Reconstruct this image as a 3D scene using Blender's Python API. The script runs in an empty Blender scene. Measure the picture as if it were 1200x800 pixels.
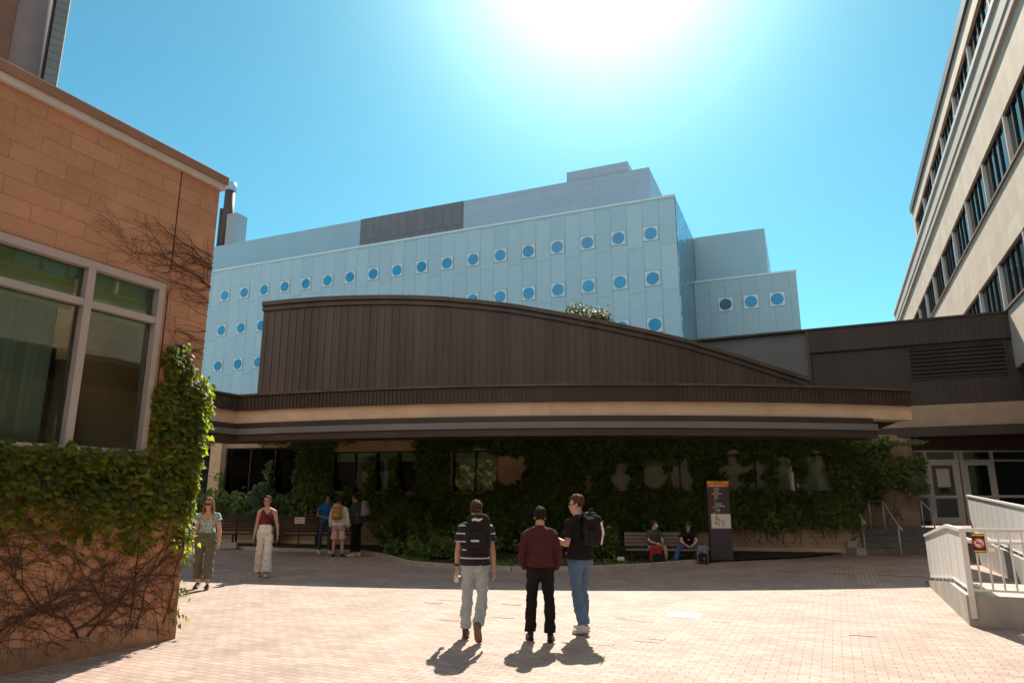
import bpy, bmesh, math, random
from mathutils import Vector, Matrix, noise
R = math.radians
sc = bpy.context.scene
col = sc.collection
SUN_AZ, SUN_EL = 9.0, 45.0
GRID = 24.85                      # heading of the campus street grid, degrees right of the view axis

# ------------------------------------------------------------------ helpers
class MB:
    """collects faces; build() links them as ONE mesh object"""
    def __init__(self): self.v = []; self.f = []; self.m = []
    def poly(self, pts, mi=0):
        n = len(self.v); self.v += [tuple(p) for p in pts]; self.f.append(tuple(range(n, n + len(pts)))); self.m.append(mi)
    def raw(self, vs, fs, mi=0):
        n = len(self.v); self.v += [tuple(p) for p in vs]
        for f in fs: self.f.append(tuple(n + i for i in f)); self.m.append(mi)
    def box(self, x0, x1, y0, y1, z0, z1, mi=0):
        self.raw([(x0,y0,z0),(x1,y0,z0),(x1,y1,z0),(x0,y1,z0),(x0,y0,z1),(x1,y0,z1),(x1,y1,z1),(x0,y1,z1)],
                 [(0,3,2,1),(4,5,6,7),(0,1,5,4),(1,2,6,5),(2,3,7,6),(3,0,4,7)], mi)
    def bar(self, a, b, w, h=None, up=(0,0,1), mi=0):
        a, b = Vector(a), Vector(b); t = (b - a).normalized(); up = Vector(up)
        if abs(t.dot(up)) > .98: up = Vector((0,1,0))
        x = t.cross(up).normalized() * w / 2; y = x.cross(t).normalized() * (h or w) / 2
        self.raw([a-x-y, a+x-y, a+x+y, a-x+y, b-x-y, b+x-y, b+x+y, b-x+y],
                 [(0,3,2,1),(4,5,6,7),(0,1,5,4),(1,2,6,5),(2,3,7,6),(3,0,4,7)], mi)
    def loft(self, cs, rs, xh=(1,0,0), n=14, cap=True, mi=0, pw=1.0):
        cs = [Vector(c) for c in cs]; xh = Vector(xh); k = len(cs); vs = []; fs = []
        for i, c in enumerate(cs):
            t = (cs[min(i+1, k-1)] - cs[max(i-1, 0)])
            if t.length < 1e-9: t = Vector((0,0,1))
            t.normalize(); x = xh - t * xh.dot(t)
            if x.length < 1e-4: x = Vector((0,1,0)) - t * t.y
            x.normalize(); y = t.cross(x); r = rs[i]
            rx, ry = r if isinstance(r, tuple) else (r, r)
            for j in range(n):
                a = 2 * math.pi * j / n; ca, sa = math.cos(a), math.sin(a)
                if pw != 1: ca = math.copysign(abs(ca) ** pw, ca); sa = math.copysign(abs(sa) ** pw, sa)
                vs.append(c + x * (rx * ca) + y * (ry * sa))
        for i in range(k - 1):
            for j in range(n):
                j2 = (j + 1) % n; fs.append((i*n+j, i*n+j2, (i+1)*n+j2, (i+1)*n+j))
        if cap:
            fs.append(tuple(reversed(range(n)))); fs.append(tuple((k-1)*n + j for j in range(n)))
        self.raw(vs, fs, mi)
    def tube(self, pts, r, n=6, mi=0):
        self.loft(pts, r if isinstance(r, list) else [r] * len(pts), (.31,.17,.93) if abs(Vector(pts[-1]).x-Vector(pts[0]).x)+abs(Vector(pts[-1]).y-Vector(pts[0]).y) > abs(Vector(pts[-1]).z-Vector(pts[0]).z) else (1,.2,0), n, True, mi)
    def ball(self, c, r, n=12, m=8, rot=None, mi=0):
        c = Vector(c); rx, ry, rz = r if isinstance(r, tuple) else (r, r, r); vs = []; fs = []
        for i in range(m + 1):
            ph = math.pi * i / m
            for j in range(n):
                a = 2 * math.pi * j / n; p = Vector((rx*math.sin(ph)*math.cos(a), ry*math.sin(ph)*math.sin(a), rz*math.cos(ph)))
                if rot: p = rot @ p
                vs.append(c + p)
        for i in range(m):
            for j in range(n):
                j2 = (j+1) % n
                if i == 0: fs.append((j, n+j, n+j2))
                elif i == m-1: fs.append((i*n+j, (i+1)*n+j, i*n+j2))
                else: fs.append((i*n+j, (i+1)*n+j, (i+1)*n+j2, i*n+j2))
        self.raw(vs, fs, mi)
    def mesh(self, name):
        me = bpy.data.meshes.new(name); me.from_pydata(self.v, [], self.f); me.update(); return me
    def build(self, name, mat, parent=None, smooth=False, label=None, bevel=0):
        me = self.mesh(name)
        for m in (mat if isinstance(mat, (list, tuple)) else [mat]): me.materials.append(m)
        if any(self.m): me.polygons.foreach_set('material_index', self.m)
        if smooth: me.polygons.foreach_set('use_smooth', [True] * len(me.polygons))
        o = bpy.data.objects.new(name, me); col.objects.link(o)
        if parent: o.parent = parent
        if label: o['label'] = label
        if bevel:
            b = o.modifiers.new('bevel', 'BEVEL'); b.width = bevel; b.segments = 2; b.limit_method = 'ANGLE'
        return o
def tag(o, label, cat, group=None, kind=None):
    if label: o['label'] = label
    if cat: o['category'] = cat
    if group: o['group'] = group
    if kind: o['kind'] = kind
    return o
def thing(name, label, cat, loc=(0,0,0), az=None, rotz=0, group=None):
    """Empty at the thing's base; az = heading of its local +X axis"""
    o = bpy.data.objects.new(name, None); o.empty_display_size = .2; col.objects.link(o)
    o.location = loc; o.rotation_euler = (0, 0, R(90 - az) if az is not None else rotz)
    return tag(o, label, cat, group)
def struct(name, mb, mat):
    o = mb.build(name, mat); o['kind'] = 'structure'; return o
rnd = random.Random(7)

# ------------------------------------------------------------------ materials
class NT:
    def __init__(self, name):
        self.m = bpy.data.materials.new(name); self.m.use_nodes = True; self.t = self.m.node_tree
        self.b = self.t.nodes['Principled BSDF']; self.tc = None
    def n(self, typ, **kw):
        nd = self.t.nodes.new(typ)
        for k, v in kw.items():
            if k in nd.inputs.keys(): nd.inputs[k].default_value = v
            else: setattr(nd, k, v)
        return nd
    def l(self, a, b): self.t.links.new(a, b)
    def obj(self):
        if not self.tc: self.tc = self.n('ShaderNodeTexCoord')
        return self.tc.outputs['Object']
    def noise(self, scale, detail=3, vec=None, rough=.55, stretch=None):
        nd = self.n('ShaderNodeTexNoise'); nd.inputs['Scale'].default_value = scale; nd.inputs['Detail'].default_value = detail; nd.inputs['Roughness'].default_value = rough
        v = vec or self.obj()
        if stretch:
            mp = self.n('ShaderNodeMapping'); mp.inputs['Scale'].default_value = stretch; self.l(v, mp.inputs['Vector']); v = mp.outputs['Vector']
        self.l(v, nd.inputs['Vector']); return nd.outputs['Fac']
    def ramp(self, fac, stops):
        r = self.n('ShaderNodeValToRGB'); e = r.color_ramp.elements
        while len(e) < len(stops): e.new(.5)
        for el, (p, c) in zip(e, stops): el.position = p; el.color = (*c, 1) if len(c) == 3 else c
        self.l(fac, r.inputs['Fac']); return r.outputs['Color']
    def mix(self, fac, a, b, mode='MIX'):
        m = self.n('ShaderNodeMix', data_type='RGBA', blend_type=mode)
        for sock, v in ((m.inputs[0], fac), (m.inputs[6], a), (m.inputs[7], b)):
            if hasattr(v, 'node'): self.l(v, sock)
            elif isinstance(v, (int, float)): sock.default_value = v
            else: sock.default_value = (*v, 1) if len(v) == 3 else v
        return m.outputs[2]
    def math(self, op, a, b=0.0):
        m = self.n('ShaderNodeMath', operation=op)
        for s, v in ((m.inputs[0], a), (m.inputs[1], b)):
            if hasattr(v, 'node'): self.l(v, s)
            else: s.default_value = v
        return m.outputs[0]
    def bump(self, h, strength=.3, dist=.01):
        b = self.n('ShaderNodeBump'); b.inputs['Strength'].default_value = strength; b.inputs['Distance'].default_value = dist
        self.l(h, b.inputs['Height']); self.l(b.outputs['Normal'], self.b.inputs['Normal'])
    def color(self, c): self.l(c, self.b.inputs['Base Color'])
    def rough(self, v): self.b.inputs['Roughness'].default_value = v
def sc_(c, k): return tuple(min(1, x * k) for x in c)
def plain(name, c, rough=.7, var=.18, scale=6, bump=.15, metal=0, bscale=None, stretch=None, spec=.4):
    t = NT(name); f = t.noise(scale, 5, stretch=stretch)
    t.color(t.ramp(f, [(.3, sc_(c, 1 - var)), (.7, sc_(c, 1 + var))])); t.rough(rough); t.b.inputs['Metallic'].default_value = metal
    t.b.inputs['Specular IOR Level'].default_value = spec
    if bump: t.bump(t.noise(bscale or scale * 8, 3), bump, .006)
    return t.m
def bricky(name, c1, c2, mort, w, h, msize, axes='xy', rot=0, offset=.5, rough=.8, nvar=.25, bump=.4, bias=0, stain=None):
    t = NT(name); v = t.obj()
    if axes != 'xy':
        s = t.n('ShaderNodeSeparateXYZ'); t.l(v, s.inputs[0]); cb = t.n('ShaderNodeCombineXYZ')
        a, b = {'xz': ('X','Z'), 'zx': ('Z','X')}[axes]
        t.l(s.outputs[a], cb.inputs['X']); t.l(s.outputs[b], cb.inputs['Y']); v = cb.outputs[0]
    if rot:
        mp = t.n('ShaderNodeMapping'); mp.inputs['Rotation'].default_value = (0, 0, rot); t.l(v, mp.inputs['Vector']); v = mp.outputs['Vector']
    br = t.n('ShaderNodeTexBrick', offset=offset, squash=1.0)
    t.l(v, br.inputs['Vector'])
    for k, x in (('Scale',1.0),('Mortar Size',msize),('Mortar Smooth',.1),('Bias',bias),('Brick Width',w),('Row Height',h)): br.inputs[k].default_value = x
    br.inputs['Color1'].default_value = (*c1,1); br.inputs['Color2'].default_value = (*c2,1); br.inputs['Mortar'].default_value = (*mort,1)
    n1 = t.noise(1.1, 5); n2 = t.noise(26, 3)
    c = t.mix(1.0, br.outputs['Color'], t.ramp(n1, [(.28, (1-nvar,)*3), (.72, (1+nvar*.35,)*3)]), 'MULTIPLY')
    c = t.mix(1.0, c, t.ramp(n2, [(.25, (.86,.86,.86)), (.75, (1.08,1.08,1.08))]), 'MULTIPLY')
    if stain: c = t.mix(t.ramp(t.noise(stain[1], 6), [(.56, (0,0,0)), (.8, (.75,.75,.75))]), c, stain[0])
    t.color(c); t.rough(rough)
    h = t.math('SUBTRACT', t.math('MULTIPLY', n2, .25), br.outputs['Fac']); t.bump(h, bump, .006)
    return t.m
def glass(name, tint=(.75,.82,.8), rough=.02, minref=.06):
    t = NT(name); t.t.nodes.remove(t.b); out = t.t.nodes['Material Output']
    g = t.n('ShaderNodeBsdfGlossy'); g.inputs['Roughness'].default_value = rough; g.inputs['Color'].default_value = (.9,.95,.95,1)
    tr = t.n('ShaderNodeBsdfTransparent'); tr.inputs['Color'].default_value = (*tint,1)
    fr = t.n('ShaderNodeFresnel'); fr.inputs['IOR'].default_value = 1.5
    nz = t.n('ShaderNodeBump'); nz.inputs['Strength'].default_value = .05; nz.inputs['Distance'].default_value = .02
    t.l(t.noise(1.6, 2), nz.inputs['Height']); t.l(nz.outputs[0], g.inputs['Normal'])
    mx = t.n('ShaderNodeMixShader'); t.l(t.math('MAXIMUM', fr.outputs[0], minref), mx.inputs[0]); t.l(tr.outputs[0], mx.inputs[1]); t.l(g.outputs[0], mx.inputs[2]); t.l(mx.outputs[0], out.inputs['Surface'])
    return t.m
def leafmat(name, a, b, c, trans=(.3,.42,.05), tw=.4, browns=None):
    t = NT(name); g = t.n('ShaderNodeNewGeometry'); f = g.outputs['Random Per Island']
    st = [(0, sc_(a, .6)), (.5, b), (.9, sc_(c, 1.25))] + ([(.96, browns)] if browns else [])
    cc = t.ramp(f, st); n = t.noise(.9, 3); cc = t.mix(1.0, cc, t.ramp(n, [(.3, (.6,.6,.6)), (.7, (1.25,1.25,1.25))]), 'MULTIPLY')
    t.color(cc); t.rough(.55); t.b.inputs['Specular IOR Level'].default_value = .35
    tl = t.n('ShaderNodeBsdfTranslucent'); t.l(t.mix(1.0, t.mix(.5, cc, trans), (2.6,2.6,1.6), 'MULTIPLY'), tl.inputs['Color'])
    mx = t.n('ShaderNodeMixShader'); mx.inputs[0].default_value = tw
    out = t.t.nodes['Material Output']; t.l(t.b.outputs[0], mx.inputs[1]); t.l(tl.outputs[0], mx.inputs[2]); t.l(mx.outputs[0], out.inputs['Surface'])
    return t.m
def cloth(name, c, rough=.9, var=.12, scale=14): return plain(name, c, rough, var, scale, .25, bscale=120, spec=.2)
def emis(name, c, s):
    t = NT(name); t.b.inputs['Base Color'].default_value = (*c,1); t.b.inputs['Emission Color'].default_value = (*c,1); t.b.inputs['Emission Strength'].default_value = s; return t.m

M = {}
M['paver'] = bricky('brick_paving', (.50,.372,.312), (.39,.275,.228), (.165,.115,.098), .2, .1, .004, rot=R(GRID), nvar=.26, bump=.6, rough=.75, stain=((.27,.185,.15), 1.4))
M['paver_light'] = bricky('light_paving', (.53,.395,.32), (.45,.325,.26), (.17,.13,.11), .1, .2, .0045, rot=R(GRID), nvar=.14, offset=0, bump=.5, rough=.75)
M['soil'] = plain('soil', (.06,.042,.03), .95, .5, 9, .8, bscale=40)
M['kerb'] = plain('kerb_concrete', (.42,.38,.32), .85, .2, 5, .3)
M['concrete'] = plain('concrete', (.40,.38,.34), .85, .18, 3, .25, stretch=(1,1,.4))
M['stepstone'] = plain('step_stone', (.20,.19,.18), .85, .2, 4, .25)
M['block'] = bricky('orange_block', (.56,.31,.185), (.49,.26,.145), (.40,.21,.12), .6, .2, .006, 'xz', nvar=.22, bump=.6, rough=.85, stain=((.62,.36,.22), 1.7))
M['baseblock'] = plain('base_course', (.36,.215,.13), .9, .3, 4, .4)
M['coping'] = plain('coping_brown', (.28,.17,.11), .6, .15, 3, .1)
M['drip'] = plain('drip_edge', (.55,.52,.48), .5, .1, 4, .05)
M['alu'] = plain('window_aluminium', (.42,.385,.365), .45, .06, 3, .03, metal=.0)
M['darkseal'] = plain('dark_seal', (.03,.027,.025), .7, .2)
M['glass'] = glass('clear_glass', (.80,.90,.85), minref=.03)
M['doorglass'] = glass('door_glass', (.75,.82,.78), minref=.22)
M['greenblind'] = plain('green_blind', (.62,.66,.24), .8, .15, 1.5, .05, stretch=(.3,1,6))
M['greenblind_pale'] = plain('pale_green_blind', (.58,.64,.42), .8, .1, 3, .05)
M['curtain'] = plain('curtain_cloth', (.42,.47,.44), .95, .12, 3, .1)
M['room'] = plain('room_wall', (.17,.165,.14), .9, .1, 2, 0)
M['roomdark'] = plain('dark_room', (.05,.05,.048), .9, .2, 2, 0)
M['bookcase'] = plain('dark_wood', (.055,.022,.016), .5, .3, 4, .1)
M['towerbrick'] = plain('tower_brown', (.20,.105,.075), .85, .12, 2, .1)
M['towerpier'] = plain('tower_pier', (.19,.155,.155), .8, .1, 1.2, .1)
M['towertile'] = bricky('tower_tile', (.20,.235,.24), (.17,.205,.21), (.11,.13,.135), .9, .3, .02, 'xz', nvar=.1)
M['brownmetal'] = plain('brown_metal', (.105,.070,.052), .42, .32, .9, .05, stretch=(1.5,1.5,.15))
M['brownmetal_dark'] = plain('dark_brown_metal', (.060,.042,.034), .5, .2, .9, .05, stretch=(1.2,1.2,.2))
M['bluegrey'] = plain('grey_gutter', (.17,.17,.175), .4, .12, 1.2, .03, stretch=(.6,.6,3))
M['beige'] = plain('beige_stone', (.64,.48,.335), .85, .14, 1.3, .15, stretch=(1,1,2.5))
M['beige_pale'] = plain('pale_panel', (.60,.47,.34), .85, .08, 1.3, .1)
M['greypanel'] = plain('grey_metal_panel', (.15,.135,.125), .35, .15, .7, .02)
M['stonewall'] = bricky('stone_wall', (.52,.37,.245), (.45,.31,.20), (.30,.21,.14), .8, .3, .006, 'xz', nvar=.25, bump=.3)
M['bluepanel'] = bricky('blue_panel', (.385,.60,.745), (.34,.55,.70), (.25,.40,.50), 4.43, 1.557, .030, 'zx', nvar=.06, bump=.1, rough=.38, offset=.42)
M['bluepanel_plain'] = plain('blue_flat_panel', (.28,.46,.59), .4, .05, .3, 0, stretch=(1,1,.3))
M['lavpanel'] = bricky('grey_lilac_panel', (.33,.47,.62), (.315,.455,.605), (.27,.38,.50), 9, .9, .03, 'xz', nvar=.06, bump=.1, rough=.4)
M['darklouvre'] = bricky('dark_louvre', (.15,.165,.20), (.14,.155,.19), (.09,.10,.12), 1.2, 8, .04, 'xz', nvar=.12, rough=.5)
M['framepanel'] = plain('window_surround', (.52,.71,.80), .4, .04, 1, 0)
M['bluewin'] = plain('blue_round_glass', (.03,.30,.60), .2, .2, .12, 0, spec=.5)
M['greywin'] = plain('dark_round_glass', (.05,.10,.16), .15, .2, .3, 0)
def rippled():
    t = NT('rippled_metal'); t.b.inputs['Base Color'].default_value = (.30,.46,.54,1); t.b.inputs['Metallic'].default_value = .9; t.rough(.12)
    t.bump(t.noise(.9, 3, stretch=(1,1,.3)), 1.0, .6); return t.m
M['ripple'] = rippled()
M['rbeige'] = bricky('beige_cladding', (.78,.64,.51), (.68,.545,.425), (.50,.41,.33), .95, 2.2, .010, 'xz', nvar=.16, bump=.1, offset=0, stain=((.80,.70,.58), .9))
M['soffit'] = plain('grey_soffit', (.52,.48,.43), .85, .12, .7, .1, stretch=(.3,2,1))
M['sill'] = plain('brown_sill', (.24,.14,.09), .6, .1, 2, 0)
M['whitemetal'] = plain('white_metal', (.74,.73,.70), .45, .05, 2, 0)
M['darkmetal'] = plain('dark_metal', (.03,.026,.026), .5, .2, 2, 0)
M['darkglass'] = glass('dark_glass', (.10,.11,.12), minref=.04)
M['skyglass'] = glass('sky_glass', (.16,.17,.18), minref=.30)
M['roller'] = plain('roller_blind', (.45,.42,.36), .85, .1, 2)
M['roofedge'] = plain('roof_edge', (.10,.095,.11), .5, .1, 2, 0)
M['rail'] = plain('white_railing', (.78,.77,.74), .5, .05, 4, .02)
M['railpanel'] = plain('white_railing_panel', (.73,.72,.69), .55, .06, 1.6, .03, stretch=(2,2,.3))
M['steel'] = plain('rail_steel', (.62,.60,.56), .4, .1, 5, 0, metal=.1)
M['doorframe'] = plain('door_frame', (.64,.58,.51), .5, .06, 3, 0)
M['brickbrown'] = bricky('brown_brick', (.13,.065,.045), (.11,.055,.04), (.08,.05,.04), .25, .08, .006, 'xz')
M['wood_dark'] = plain('bench_wood_dark', (.055,.035,.026), .75, .3, 7, .3, stretch=(.3,3,3))
M['wood_grey'] = plain('bench_wood_grey', (.22,.175,.15), .8, .2, 7, .3, stretch=(.3,3,3))
M['paper'] = plain('white_paper', (.78,.76,.72), .8, .03, 3, 0)
M['ink'] = plain('dark_ink', (.03,.03,.03), .8, .1, 3, 0)
M['redink'] = plain('red_ink', (.55,.05,.04), .7, .1, 3, 0)
M['yellow'] = plain('yellow_paint', (.80,.55,.03), .6, .05, 3, 0)
M['sign_orange'] = plain('sign_amber', (.90,.42,.01), .5, .03, 3, 0)
M['sign_red'] = plain('sign_orange', (.80,.16,.03), .5, .03, 3, 0)
M['sign_body'] = plain('sign_charcoal', (.065,.055,.06), .5, .08, 3, 0)
M['sign_blue'] = plain('sign_blue', (.10,.30,.55), .5, .05, 3, 0)
M['map_green'] = plain('map_green', (.25,.48,.28), .6, .1, 5, 0)
M['map_sand'] = plain('map_sand', (.62,.55,.32), .6, .1, 5, 0)
M['ivyleaf'] = leafmat('ivy_leaf', (.030,.055,.012), (.055,.085,.018), (.085,.105,.022), tw=.45, browns=(.20,.075,.02), trans=(.42,.50,.05))
M['ivyfar'] = leafmat('ivy_leaf_far', (.065,.105,.030), (.095,.150,.040), (.135,.185,.055), tw=.3)
M['shrubleaf'] = leafmat('shrub_leaf', (.05,.10,.025), (.08,.15,.035), (.12,.19,.05), tw=.3)
M['treeleaf'] = leafmat('tree_leaf', (.05,.045,.012), (.075,.065,.018), (.09,.075,.02), tw=.12)
M['stem'] = plain('ivy_stem', (.075,.040,.026), .9, .35, 9, .4)
M['bark'] = plain('bark', (.09,.065,.045), .9, .3, 9, .6)
M['flower'] = plain('orange_petal', (.75,.22,.02), .7, .1, 9, 0)

# ------------------------------------------------------------------ world, sun, camera
w = bpy.data.worlds.new('World'); sc.world = w; w.use_nodes = True; nt = w.node_tree
bg = nt.nodes['Background']; sky = nt.nodes.new('ShaderNodeTexSky'); sky.sky_type = 'NISHITA'; sky.sun_disc = False
sky.sun_elevation = R(SUN_EL); sky.sun_rotation = R(SUN_AZ); sky.air_density = 1.0; sky.dust_density = 0.6; sky.ozone_density = 3.0; sky.altitude = 300
tint = nt.nodes.new('ShaderNodeMix'); tint.data_type = 'RGBA'; tint.blend_type = 'MULTIPLY'; tint.inputs[0].default_value = 1
tint.inputs[7].default_value = (.45, .96, .85, 1)
nt.links.new(sky.outputs[0], tint.inputs[6])
# sunlit cumulus added in the unseen half of the sky, to brighten the shade
wtc = nt.nodes.new('ShaderNodeTexCoord'); wsx = nt.nodes.new('ShaderNodeSeparateXYZ'); nt.links.new(wtc.outputs['Generated'], wsx.inputs[0])
wn = nt.nodes.new('ShaderNodeTexNoise'); wn.inputs['Scale'].default_value = 3.2; wn.inputs['Detail'].default_value = 7; nt.links.new(wtc.outputs['Generated'], wn.inputs['Vector'])
wr = nt.nodes.new('ShaderNodeMapRange'); wr.inputs['From Min'].default_value = .44; wr.inputs['From Max'].default_value = .56; nt.links.new(wn.outputs['Fac'], wr.inputs['Value'])
wy = nt.nodes.new('ShaderNodeMapRange'); wy.inputs['From Min'].default_value = -.05; wy.inputs['From Max'].default_value = -.30; nt.links.new(wsx.outputs['Y'], wy.inputs['Value'])
wz = nt.nodes.new('ShaderNodeMapRange'); wz.inputs['From Min'].default_value = .12; wz.inputs['From Max'].default_value = .25; nt.links.new(wsx.outputs['Z'], wz.inputs['Value'])
w1 = nt.nodes.new('ShaderNodeMath'); w1.operation = 'MULTIPLY'; nt.links.new(wr.outputs[0], w1.inputs[0]); nt.links.new(wy.outputs[0], w1.inputs[1])
w2 = nt.nodes.new('ShaderNodeMath'); w2.operation = 'MULTIPLY'; nt.links.new(w1.outputs[0], w2.inputs[0]); nt.links.new(wz.outputs[0], w2.inputs[1])
wc = nt.nodes.new('ShaderNodeMix'); wc.data_type = 'RGBA'; nt.links.new(w2.outputs[0], wc.inputs[0]); nt.links.new(tint.outputs[2], wc.inputs[6]); wc.inputs[7].default_value = (10.5, 9.0, 7.6, 1)
# bright aureole of hazy air round the sun
wv = nt.nodes.new('ShaderNodeVectorMath'); wv.operation = 'DOT_PRODUCT'; nt.links.new(wtc.outputs['Generated'], wv.inputs[0]); wv.inputs[1].default_value = (math.sin(R(SUN_AZ))*math.cos(R(SUN_EL)), math.cos(R(SUN_AZ))*math.cos(R(SUN_EL)), math.sin(R(SUN_EL)))
wp_ = nt.nodes.new('ShaderNodeMath'); wp_.operation = 'POWER'; nt.links.new(wv.outputs['Value'], wp_.inputs[0]); wp_.inputs[1].default_value = 62; wp_.use_clamp = True
wg = nt.nodes.new('ShaderNodeMix'); wg.data_type = 'RGBA'; wg.blend_type = 'ADD'; nt.links.new(wp_.outputs[0], wg.inputs[0]); nt.links.new(wc.outputs[2], wg.inputs[6]); wg.inputs[7].default_value = (7.5, 6.6, 5.6, 1)
nt.links.new(wg.outputs[2], bg.inputs['Color']); bg.inputs['Strength'].default_value = .05
sun = bpy.data.lights.new('sun', 'SUN'); sun.energy = 2.55; sun.angle = R(.53); sun.color = (1.0, .90, .76)
so = bpy.data.objects.new('sun', sun); col.objects.link(so)
sd = Vector((math.sin(R(SUN_AZ))*math.cos(R(SUN_EL)), math.cos(R(SUN_AZ))*math.cos(R(SUN_EL)), math.sin(R(SUN_EL))))
so.rotation_euler = sd.to_track_quat('Z', 'Y').to_euler(); so.location = (8, 40, 60)
cam = bpy.data.cameras.new('camera'); cam.lens = 24; cam.sensor_width = 36; cam.clip_end = 3000; cam.clip_start = .05
co = bpy.data.objects.new('camera', cam); col.objects.link(co); co.location = (0, 0, 1.72); co.rotation_euler = (R(90) + math.atan(181/800), 0, 0); sc.camera = co
vs_ = sc.view_settings; vs_.view_transform = 'Standard'; vs_.look = 'None'; vs_.exposure = 1.75; vs_.gamma = 1; vs_.use_curve_mapping = False
sc.cycles.use_denoising = True; sc.cycles.max_bounces = 8; sc.cycles.transparent_max_bounces = 12; sc.cycles.caustics_reflective = False; sc.cycles.caustics_refractive = False

# camera calibration, used to turn measured pixels of the photograph into ground points in metres
P_ = math.atan(181/800); CP, SP = math.cos(P_), math.sin(P_)
def G(px, py, z=0.0):
    x, u = px - 600, 400 - py; r = Vector((x, 800*CP - u*SP, 800*SP + u*CP)); t = (z - 1.72) / r.z; return Vector((r.x*t, r.y*t, z))

# ------------------------------------------------------------------ people
BY = 19.15                        # distance of the grey bench
def remeshed(mb, name, mat, parent, voxel, smooth_it=4, ripple=0, rscale=7, rseed=0, shade=True):
    """fuses overlapping lofts into one continuous skin"""
    tmp = bpy.data.objects.new('tmp', mb.mesh('tmp')); col.objects.link(tmp)
    a = tmp.modifiers.new('r', 'REMESH'); a.mode = 'VOXEL'; a.voxel_size = voxel
    b = tmp.modifiers.new('s', 'SMOOTH'); b.factor = .5; b.iterations = smooth_it
    dg = bpy.context.evaluated_depsgraph_get(); me = bpy.data.meshes.new_from_object(tmp.evaluated_get(dg)); bpy.data.objects.remove(tmp)
    me.name = name
    if ripple:
        NV = [v.normal.copy() for v in me.vertices]; CO = []
        for v, vn in zip(me.vertices, NV):
            p = v.co.copy(); n1 = noise.noise((p.x*rscale + rseed, p.y*rscale, p.z*rscale*1.6)); n2 = noise.noise((p.x*rscale*2.6 + rseed, p.y*rscale*2.6 + p.z*9, p.z*rscale*2.2))
            CO.extend(p + vn * 1.35 * ripple * (n1 + .8*abs(n2) - .35))
        me.vertices.foreach_set('co', CO)
    me.materials.clear(); me.materials.append(mat); me.polygons.foreach_set('use_smooth', [True]*len(me.polygons)); me.update()
    o = bpy.data.objects.new(name, me); col.objects.link(o); o.parent = parent; return o
def lerp_r(tab, t):
    for (a, ra), (b, rb_) in zip(tab, tab[1:]):
        if a <= t <= b: return ra + (rb_-ra)*(t-a)/(b-a)
    return tab[-1][1]
SKIN = {'light': plain('skin_light', (.58,.36,.26), .55, .06, 9, .05), 'tan': plain('skin_tan', (.50,.29,.19), .55, .06, 9, .05), 'brown': plain('skin_brown', (.30,.16,.10), .55, .06, 9, .05)}
HAIR = {'black': plain('hair_black', (.018,.014,.012), .7, .4, 40, .6, bscale=160, stretch=(1,1,.2), spec=.15), 'brown': plain('hair_brown', (.085,.045,.025), .7, .4, 40, .6, bscale=160, stretch=(1,1,.2), spec=.15), 'fair': plain('hair_fair', (.26,.15,.085), .7, .4, 40, .6, bscale=160, stretch=(1,1,.2), spec=.15)}
LIP = plain('lip', (.42,.15,.12), .5, .1); EYE = plain('eye_dark', (.02,.015,.012), .25, .1)
def adir(fwd, out, side):
    f, o = R(fwd), R(out); return Vector((side*math.sin(o), math.sin(f)*math.cos(o), -math.cos(f)*math.cos(o)))
LEGR = [(0,.088),(.25,.082),(.5,.068),(.85,.054),(1,.053),(1.3,.056),(1.65,.044),(1.9,.034),(2,.034)]
ARMR = [(0,.056),(.3,.05),(.8,.041),(1,.039),(1.25,.041),(1.7,.031),(2,.026)]
class Person: pass
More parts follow.
